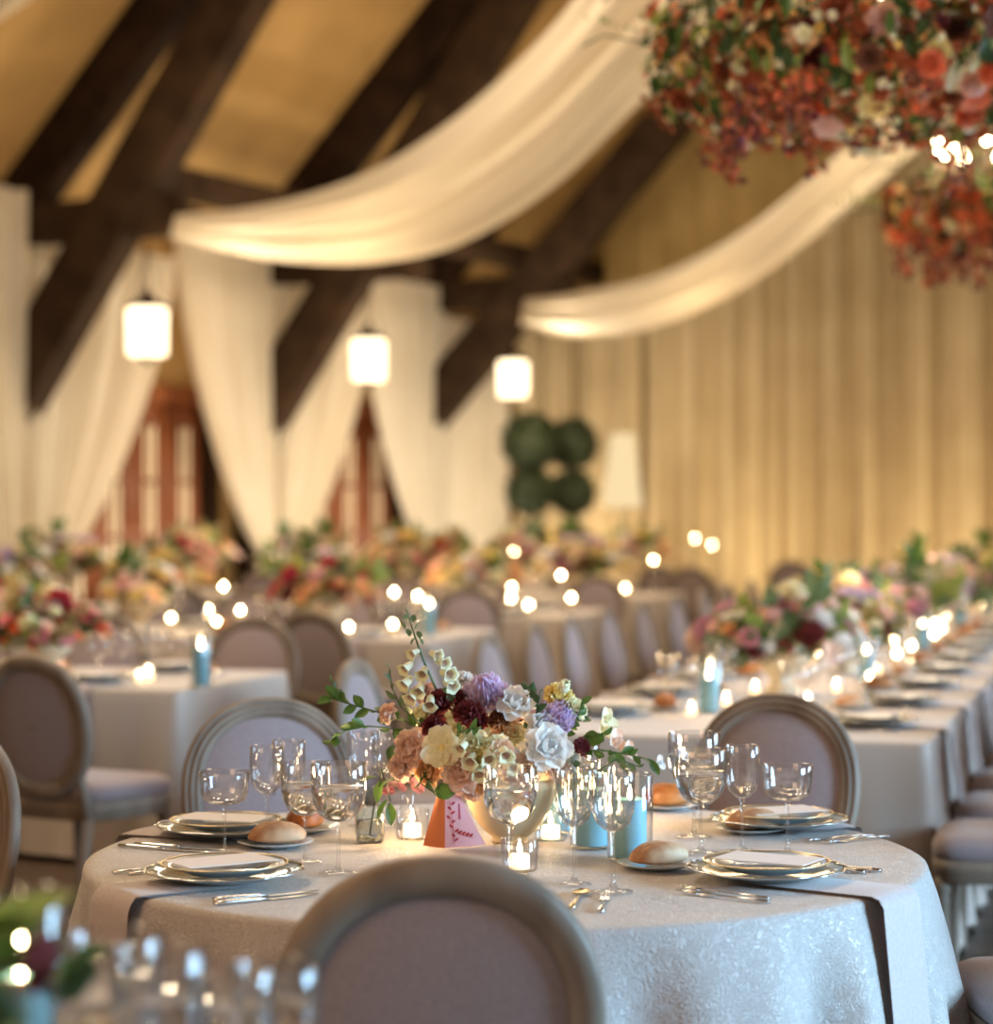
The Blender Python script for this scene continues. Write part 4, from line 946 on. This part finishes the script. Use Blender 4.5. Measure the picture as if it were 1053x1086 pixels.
for k, (px, py, Y, ti) in enumerate(CND):
    c, d, L, lb, sd = SIDE[ti]; p = P(px, py, Y); z = p.z
    tall = max(0, z - ZT - .09)
    # slide the candle in depth onto its own table
    rk = sorted([c_ for c_ in CND if c_[3] == ti]).index(CND[k])
    o = put(votive if Y < 12.5 else farcandle, (p.x, p.y, max(ZT + .002, z - (.05 if Y < 12.5 else .066))), 0, 'bright candle on %s, %s from the left of its candles' % (TN[ti], ORD[rk]), 'candles on the side tables', *([.7] if Y < 11 else []))
    if tall > .02:
        mb = MB(); lathe(mb, [(.001, 0), (.05, 0), (.05, .008), (.012, .02), (.010, .5), (.03, .97), (.045, 1.0), (.001, 1.0)], 12)
        h = z - .07 - ZT - .002; s = tag(mb.build('candle_stand', glass_c), 'slender clear stand under the lit candle %d pixels wide' % k, 'candle stand', 'clear candle stands'); s['label'] = 'slender clear stand carrying a candle on ' + TN[ti]
        s.location = (p.x, p.y, ZT + .002); s.scale = (1, 1, h)
p = P(213, 716, 9.95); put(hurricane, (p.x, p.y, ZT + .002), 0, 'tall blue candle on the right end of the left table', None, (1, 1, 1.3))
for px, Y, lb in ((105, 10.1, 'left'), (190, 10.25, 'right'), (168, 10.5, 'back')):
    p = P(px, 548, Y); put(gob_l, (p.x, p.y, ZT + .002), 0, 'clear goblet on the left table, %s of the candle cluster' % lb)
tz = P(455, 570, 14.2); put(hurricane, (tz.x, tz.y, ZT + .002), 0, 'pale blue candle at the right end of the second table', None, (1, 1, 1.4))

# extra votives scattered on side tables
for ti, (c, d, L, lb, sd) in enumerate(SIDE):
    for k in range((5, 6, 6, 6, 6)[ti]):
        q = c + TU * d * (.35 + .3 * (k % 2)) - TV * (.35 + .62 * k + R.uniform(-.1, .1))
        put(votive if ti == 0 else farcandle, (q.x, q.y, ZT + .002), 0, 'low lit votive on %s, %s from right end' % (TN[ti], ORD[k]), 'votives on the side tables')

# ---- table at the lower left corner
for px, py, Y, sc, lb in ((122, 992, 2.66, 1.05, 'blurred water goblet in the lower left foreground, tallest one'), (168, 1008, 2.6, 1.0, 'blurred water goblet in the lower left foreground, right beside the tallest'), (96, 1012, 2.72, 1.0, 'blurred water goblet in the lower left foreground, behind the candle'),
                          (245, 1026, 2.66, .96, 'blurred goblet under the left part of the round table cloth'), (292, 1024, 2.70, .96, 'blurred goblet overlapping the front chair frame')):
    p = P(px, 548, Y); put(goblet, (p.x, p.y, ZT + .001), 0, lb, None, (sc, sc, (Z_at(py, Y) - ZT) / .225))
p = P(22, 548, 2.55); put(hurricane, (p.x, p.y, ZT + .001), 0, 'blurred blue candle with a bright flame in the lower left corner', None, (1, 1, 1.75))
p = P(100, 548, 2.6); put(votive, (p.x, p.y, ZT + .001), 0, 'blurred votive candle right of the corner candle, lower left')
p = P(60, 548, 2.35); put(votive, (p.x, p.y, ZT + .001), 0, 'blurred votive candle at the bottom left')
p = P(2, 548, 2.9); put(votive, (p.x, p.y, ZT + .05), 0, 'blurred votive candle touching the left edge')
fl = thing('flower_arrangement', 'blurred green leaves and violet blossoms at the lower left edge', 'flowers', P(-60, 548, 2.5) * Vector((1, 1, 0)).x if False else (P(-60, 548, 2.5).x, 2.5, ZT + .001))
b_ = Vector(fl.location); mb = MB(); lathe(mb, [(.05, 0), (.055, .012), (.03, .035), (.045, .06), (.085, .10), (.095, .125), (.09, .125), (.04, .07), (.001, .06)], 20, cap0=True); mb.build('vase', cream_cer, fl)
for (x0, y0, x1, y1, L, mi) in ((-60, 1010, 72, 945, .17, 2), (-70, 1020, 40, 975, .14, 0), (-40, 1030, 20, 1010, .1, 0), (-80, 1000, -10, 940, .12, 0)):
    a = P(x0, y0, 2.5) - b_; e_ = P(x1, y1, 2.42) - b_; mb = MB(); d = e_ - a
    leaf(mb, Matrix.Translation(a) @ d.to_track_quat('Y', 'Z').to_matrix().to_4x4() @ Matrix.Rotation(.9, 4, 'Y'), d.length, .024, .05); mb.build('leaf', leafm[mi], fl)
for k in range(26):
    p = P(R.uniform(-120, 60), R.uniform(1010, 1085), R.uniform(2.4, 2.62)) - b_; c_ = R.choice(['lav', 'burg', 'bulb', 'bulb', 'burg', 'bulb'])
    if p.x > .05: c_ = 'burg' if k % 2 else 'bulb'
    o = obj('ruffled_blossom', bmesh_('ruffle', c_), fl, p); o.scale = (.022,) * 3; o.rotation_euler = (R.uniform(-1, 1), R.uniform(-1, 1), 0)
for k in range(10):
    o = obj('leaf_sprig', leafmesh((0, 2, 1)[k % 3], k % 3), fl, (R.uniform(-.05, .05), R.uniform(-.04, .04), .12)); o.rotation_euler = (R.uniform(-1, 1), R.uniform(-.2, 1.3), R.uniform(0, 6)); o.scale = (.16,) * 3

# ================================================================== flower chandeliers
CF = ['burg', 'rust', 'rust', 'coral', 'rust', 'peach', 'cream', 'yellow', 'rust', 'rose', 'coral', 'brown', 'peach', 'coral']
def chandelier(c, rad, label, seed, hh=.36, nbulb=10):
    r = random.Random(seed); t = thing('flower_chandelier', label, 'chandelier', c, group='flower covered chandeliers')
    mb = MB()
    for rr_, z in ((rad * .82, 0), (rad * .5, .08)): tube(mb, [(rr_ * math.cos(q / 32 * 2 * PI), rr_ * math.sin(q / 32 * 2 * PI), z) for q in range(33)], .02, 6, cap=False)
    for q in range(4): a = q * PI / 2; tube(mb, [(rad * .82 * math.cos(a), rad * .82 * math.sin(a), 0), (0, 0, .55)], .012, 6)
    tube(mb, [(0, 0, .5), (0, 0, 4.2)], .012, 6); mb.build('ring_frame', brass, t)
    for k in range(nbulb):
        a = 2 * PI * k / nbulb + .2; x, y = rad * .62 * math.cos(a), rad * .62 * math.sin(a)
        mb = MB(); lathe(mb, [(.012, .05), (.012, .30), (.018, .31), (.018, .32)], 8, TR((x, y, 0))); a_ = mb.build('candle_arm', wax, t)
        mb = MB(); lathe(mb, [(.001, .32), (.022, .345), (.024, .37), (.012, .41), (.001, .43)], 10, TR((x, y, 0))); mb.build('bulb', bulb_m, a_)
    def spot():
        a = r.uniform(0, 2 * PI); q = math.sqrt(r.uniform(.02, 1)); e = r.uniform(-1, 1)
        rr2 = rad * q; th = hh * (1.0 - .35 * q ** 3)
        return Vector((rr2 * math.cos(a), rr2 * math.sin(a), -.02 + th * e * .75)), Vector((math.cos(a) * q, math.sin(a) * q, e * .9))
    big = []
    for k in range(700):
        p, n = spot(); s = r.uniform(.022, .055); big.append((s, p, n))
    # the ones seen from the room: low or on the outer rim
    vis = sorted(big, key=lambda b: -(b[0] * 12 + (1 if b[2].y < .15 else 0) + (1 if b[1].z < .1 else 0)))
    for s, p, n in vis[:100]:
        kd = r.choice(['ruffle', 'ruffle', 'rose', 'open', 'pea']); cc = r.choice(CF)
        o = obj(KN[kd], bmesh_(kd, cc), t, p); o.rotation_euler = (n + Vector((0, -.4, -.1))).to_track_quat('Z', 'Y').to_euler(); o.scale = (s * 1.15,) * 3
    # everything smaller: one mass of little blossoms, one of leaves
    cols = ['burg', 'rust', 'coral', 'cream', 'peach', 'brown', 'yellow', 'rust']; mb = MB()
    base = bloom([(5, 1, .5, 20, .4, 0, .05), (4, .7, .35, 55, .5, 0, .03)], 2, .05, 2, 2)
    for s, p, n in vis[100:]:
        ci = r.choice([0, 1, 1, 2, 3, 4, 5, 1, 6, 7])
        mb.add(base.v, base.f, aim(p, n, s * .95, r.random() * 6), ci)
    for k in range(1800):
        p, n = spot(); p = p * 1.03; mb.add(base.v, base.f, aim(p, n + Vector((r.uniform(-.5, .5), r.uniform(-.5, .5), r.uniform(-.5, .5))), r.uniform(.010, .024)), r.choice([0, 1, 1, 2, 2, 3, 3, 4, 5, 5, 6, 7]))
    for k in range(26):    # tendrils hanging below the rim
        a = r.uniform(0, 2 * PI); q = r.uniform(.6, 1.0) * rad; L = r.uniform(.08, .26)
        for j in range(int(L / .009)):
            z = -hh * .62 - j * .009; p = Vector((q * math.cos(a) + r.uniform(-.045, .045), q * math.sin(a) + r.uniform(-.045, .045), z))
            mb.add(base.v, base.f, aim(p, (r.uniform(-1, 1), r.uniform(-1, 1), r.uniform(-1, .2)), r.uniform(.014, .026)), r.choice([0, 1, 1, 5, 2]))
    o = mb.build('small_blossoms', [fm[c_] for c_ in cols], t); o['kind'] = 'stuff'
    mb = MB()
    for k in range(1500):
        p, n = spot(); leaf(mb, aim(p * 1.02, n + Vector((r.uniform(-1, 1), r.uniform(-1, 1), r.uniform(-1, 1)))), r.uniform(.05, .10), r.uniform(.014, .028), .3, r.choice([0, 0, 1, 1, 1, 2]))
    for k in range(9):      # bare twigs reaching out
        a = 2.2 + k * .33; L = r.uniform(.25, .5); p0 = Vector((rad * .85 * math.cos(a), rad * .85 * math.sin(a), r.uniform(.05, .3))); d = Vector((math.cos(a), math.sin(a), r.uniform(-.1, .35)))
        pts = [p0 + d * L * q / 5 + Vector((0, 0, -.02 * q * q / 5 + .02 * math.sin(q * 2))) for q in range(6)]; tube(mb, pts, .004, 4, 1)
        for j in range(8): leaf(mb, aim(p0 + d * L * (.3 + .09 * j), (r.uniform(-1, 1), r.uniform(-1, 1), r.uniform(-1, 1))), .04, .010, .2, 2)
    o = mb.build('foliage', [leafm[0], leafm[1], leafm[2]], t, smooth=True); o['kind'] = 'stuff'
    return t
CH1 = P(938, 58, 9.0); CH2 = P(1086, 224, 13.2)
chandelier(CH1, .93, 'large flower covered chandelier at the upper right, nearest the camera', 5, .40)
chandelier(CH2, .80, 'smaller looking flower chandelier with glowing bulbs, at the right edge', 9, .28, 13)

# ================================================================== lights
def area(loc, tgt, size, e, c, sy=None, spread=180):
    l = bpy.data.lights.new('day_or_warm_light', 'AREA'); l.energy = e; l.color = c; l.size = size  # one name for daylight and the warm lights, added fills included
    if sy: l.shape = 'RECTANGLE'; l.size_y = sy
    if spread: l.spread = math.radians(spread)
    o = bpy.data.objects.new('area_light', l); col.objects.link(o); o.location = loc; o.rotation_euler = (Vector(tgt) - Vector(loc)).to_track_quat('-Z', 'Y').to_euler(); return o
def pt(loc, e, c, r=.1):
    l = bpy.data.lights.new('glow', 'POINT'); l.energy = e; l.color = c; l.shadow_soft_size = r
    o = bpy.data.objects.new('point_light', l); col.objects.link(o); o.location = loc; return o
WARM = (1, .70, .36)
for p in LAMPS: pt((p.x + .3, p.y - .55, p.z - .1), 200, (1, .82, .56), .3)
area((5.2, 3.3, 1.7), (.6, 4.8, .5), 1.8, 195, (.42, .72, 1.0), 1.6, 110)       # daylight from the open side
area((9.5, 9.5, 2.6), (0, 11, .6), 6.5, 330, (.50, .74, 1.0), 2.6, 95)
area((-3.0, 1.6, 3.4), (0, 5.5, .8), 2.0, 70, (1, .60, .33), 2)  # added warm fill from the near left, no lamp there
# warm uplights along the walls
for s in (1.5, 4.5, 7.5, 10): q = Wp(s, 2.0, .25); area(q, Wp(s, .3, 3.0), .6, 62, (1, .86, .66))
for tt in (2, 4.5, 7, 9.5): q = E(tt, 1.9); area((q.x, q.y, .4), (E(tt, .2).x, E(tt, .2).y, 3.4), .8, 40, (1, .75, .43))
# added warm fill under the ridge, no fixtures there
for s in (-14, -6, 2): area(Wp(s, 9, 8.6), Wp(s, 8, 0), 3.5, 520, (1, .78, .52))
for tt, s in ((3.5, -3), (4, 4)): area(Wp(s, tt + 1.5, 3.0), Wp(s, tt, 8), 1.6, 62, (1, .72, .40))  # added upward fill that brightens the ceiling liner
for c_ in (CH1, CH2): pt((c_.x, c_.y, c_.z + .62), 40, (1, .70, .38), .25); pt((c_.x - .3, c_.y - 1.5, c_.z - .5), 8, (1, .74, .45), .3)  # glow of the chandelier bulbs, with a weaker light in front of each
# candle glow
for q in ((437, 860), (584, 860), (551, 895), (668, 838)): p = ont(q[0], q[1] + 34); pt((p.x, p.y, ZT + .13), 2.2, (1, .64, .32), .02)
for s in (1.0, 2.7, 4.4, 6.3, 8.5, 11): p = T_(s, 0, ZT + .5); pt(p, 9, (1, .66, .32), .12)
for c, d, L, lb, sd in SIDE:
    q = c + TU * d / 2 - TV * 1.3; pt((q.x, q.y, ZT + .55), 10, (1, .64, .30), .15)
w = bpy.data.worlds.new('world'); bpy.context.scene.world = w; w.use_nodes = True
w.node_tree.nodes['Background'].inputs[0].default_value = (1.0, .80, .60, 1); w.node_tree.nodes['Background'].inputs[1].default_value = .30

# ================================================================== camera
cam = bpy.data.cameras.new('camera'); co = bpy.data.objects.new('camera', cam); col.objects.link(co)
co.location = (0, 0, HC); co.rotation_euler = (PI / 2, 0, 0); cam.sensor_fit = 'HORIZONTAL'; cam.sensor_width = 36
cam.lens = F / 1053 * 36; cam.shift_x = 0; cam.shift_y = -(543 - HY) / 1053; cam.clip_end = 200
cam.dof.use_dof = True; cam.dof.focus_distance = 4.85; cam.dof.aperture_fstop = 2.05
sc = bpy.context.scene; sc.camera = co
sc.view_settings.view_transform = 'Standard'; sc.view_settings.look = 'None'; sc.view_settings.gamma = 1; sc.view_settings.exposure = .05
try: sc.view_settings.use_curve_mapping = False
except Exception: pass
cy = sc.cycles; cy.use_denoising = True; cy.sample_clamp_indirect = 4; cy.sample_clamp_direct = 0; cy.max_bounces = 12; cy.transparent_max_bounces = 48
cy.caustics_reflective = False; cy.caustics_refractive = False; cy.transmission_bounces = 8; cy.diffuse_bounces = 4
for o in list(bpy.data.objects):
    if o.parent is None and o.name not in USED and o.type in ('MESH', 'EMPTY') and o.get('label') == '':
        for ch in list(o.children_recursive): bpy.data.objects.remove(ch)
        bpy.data.objects.remove(o)
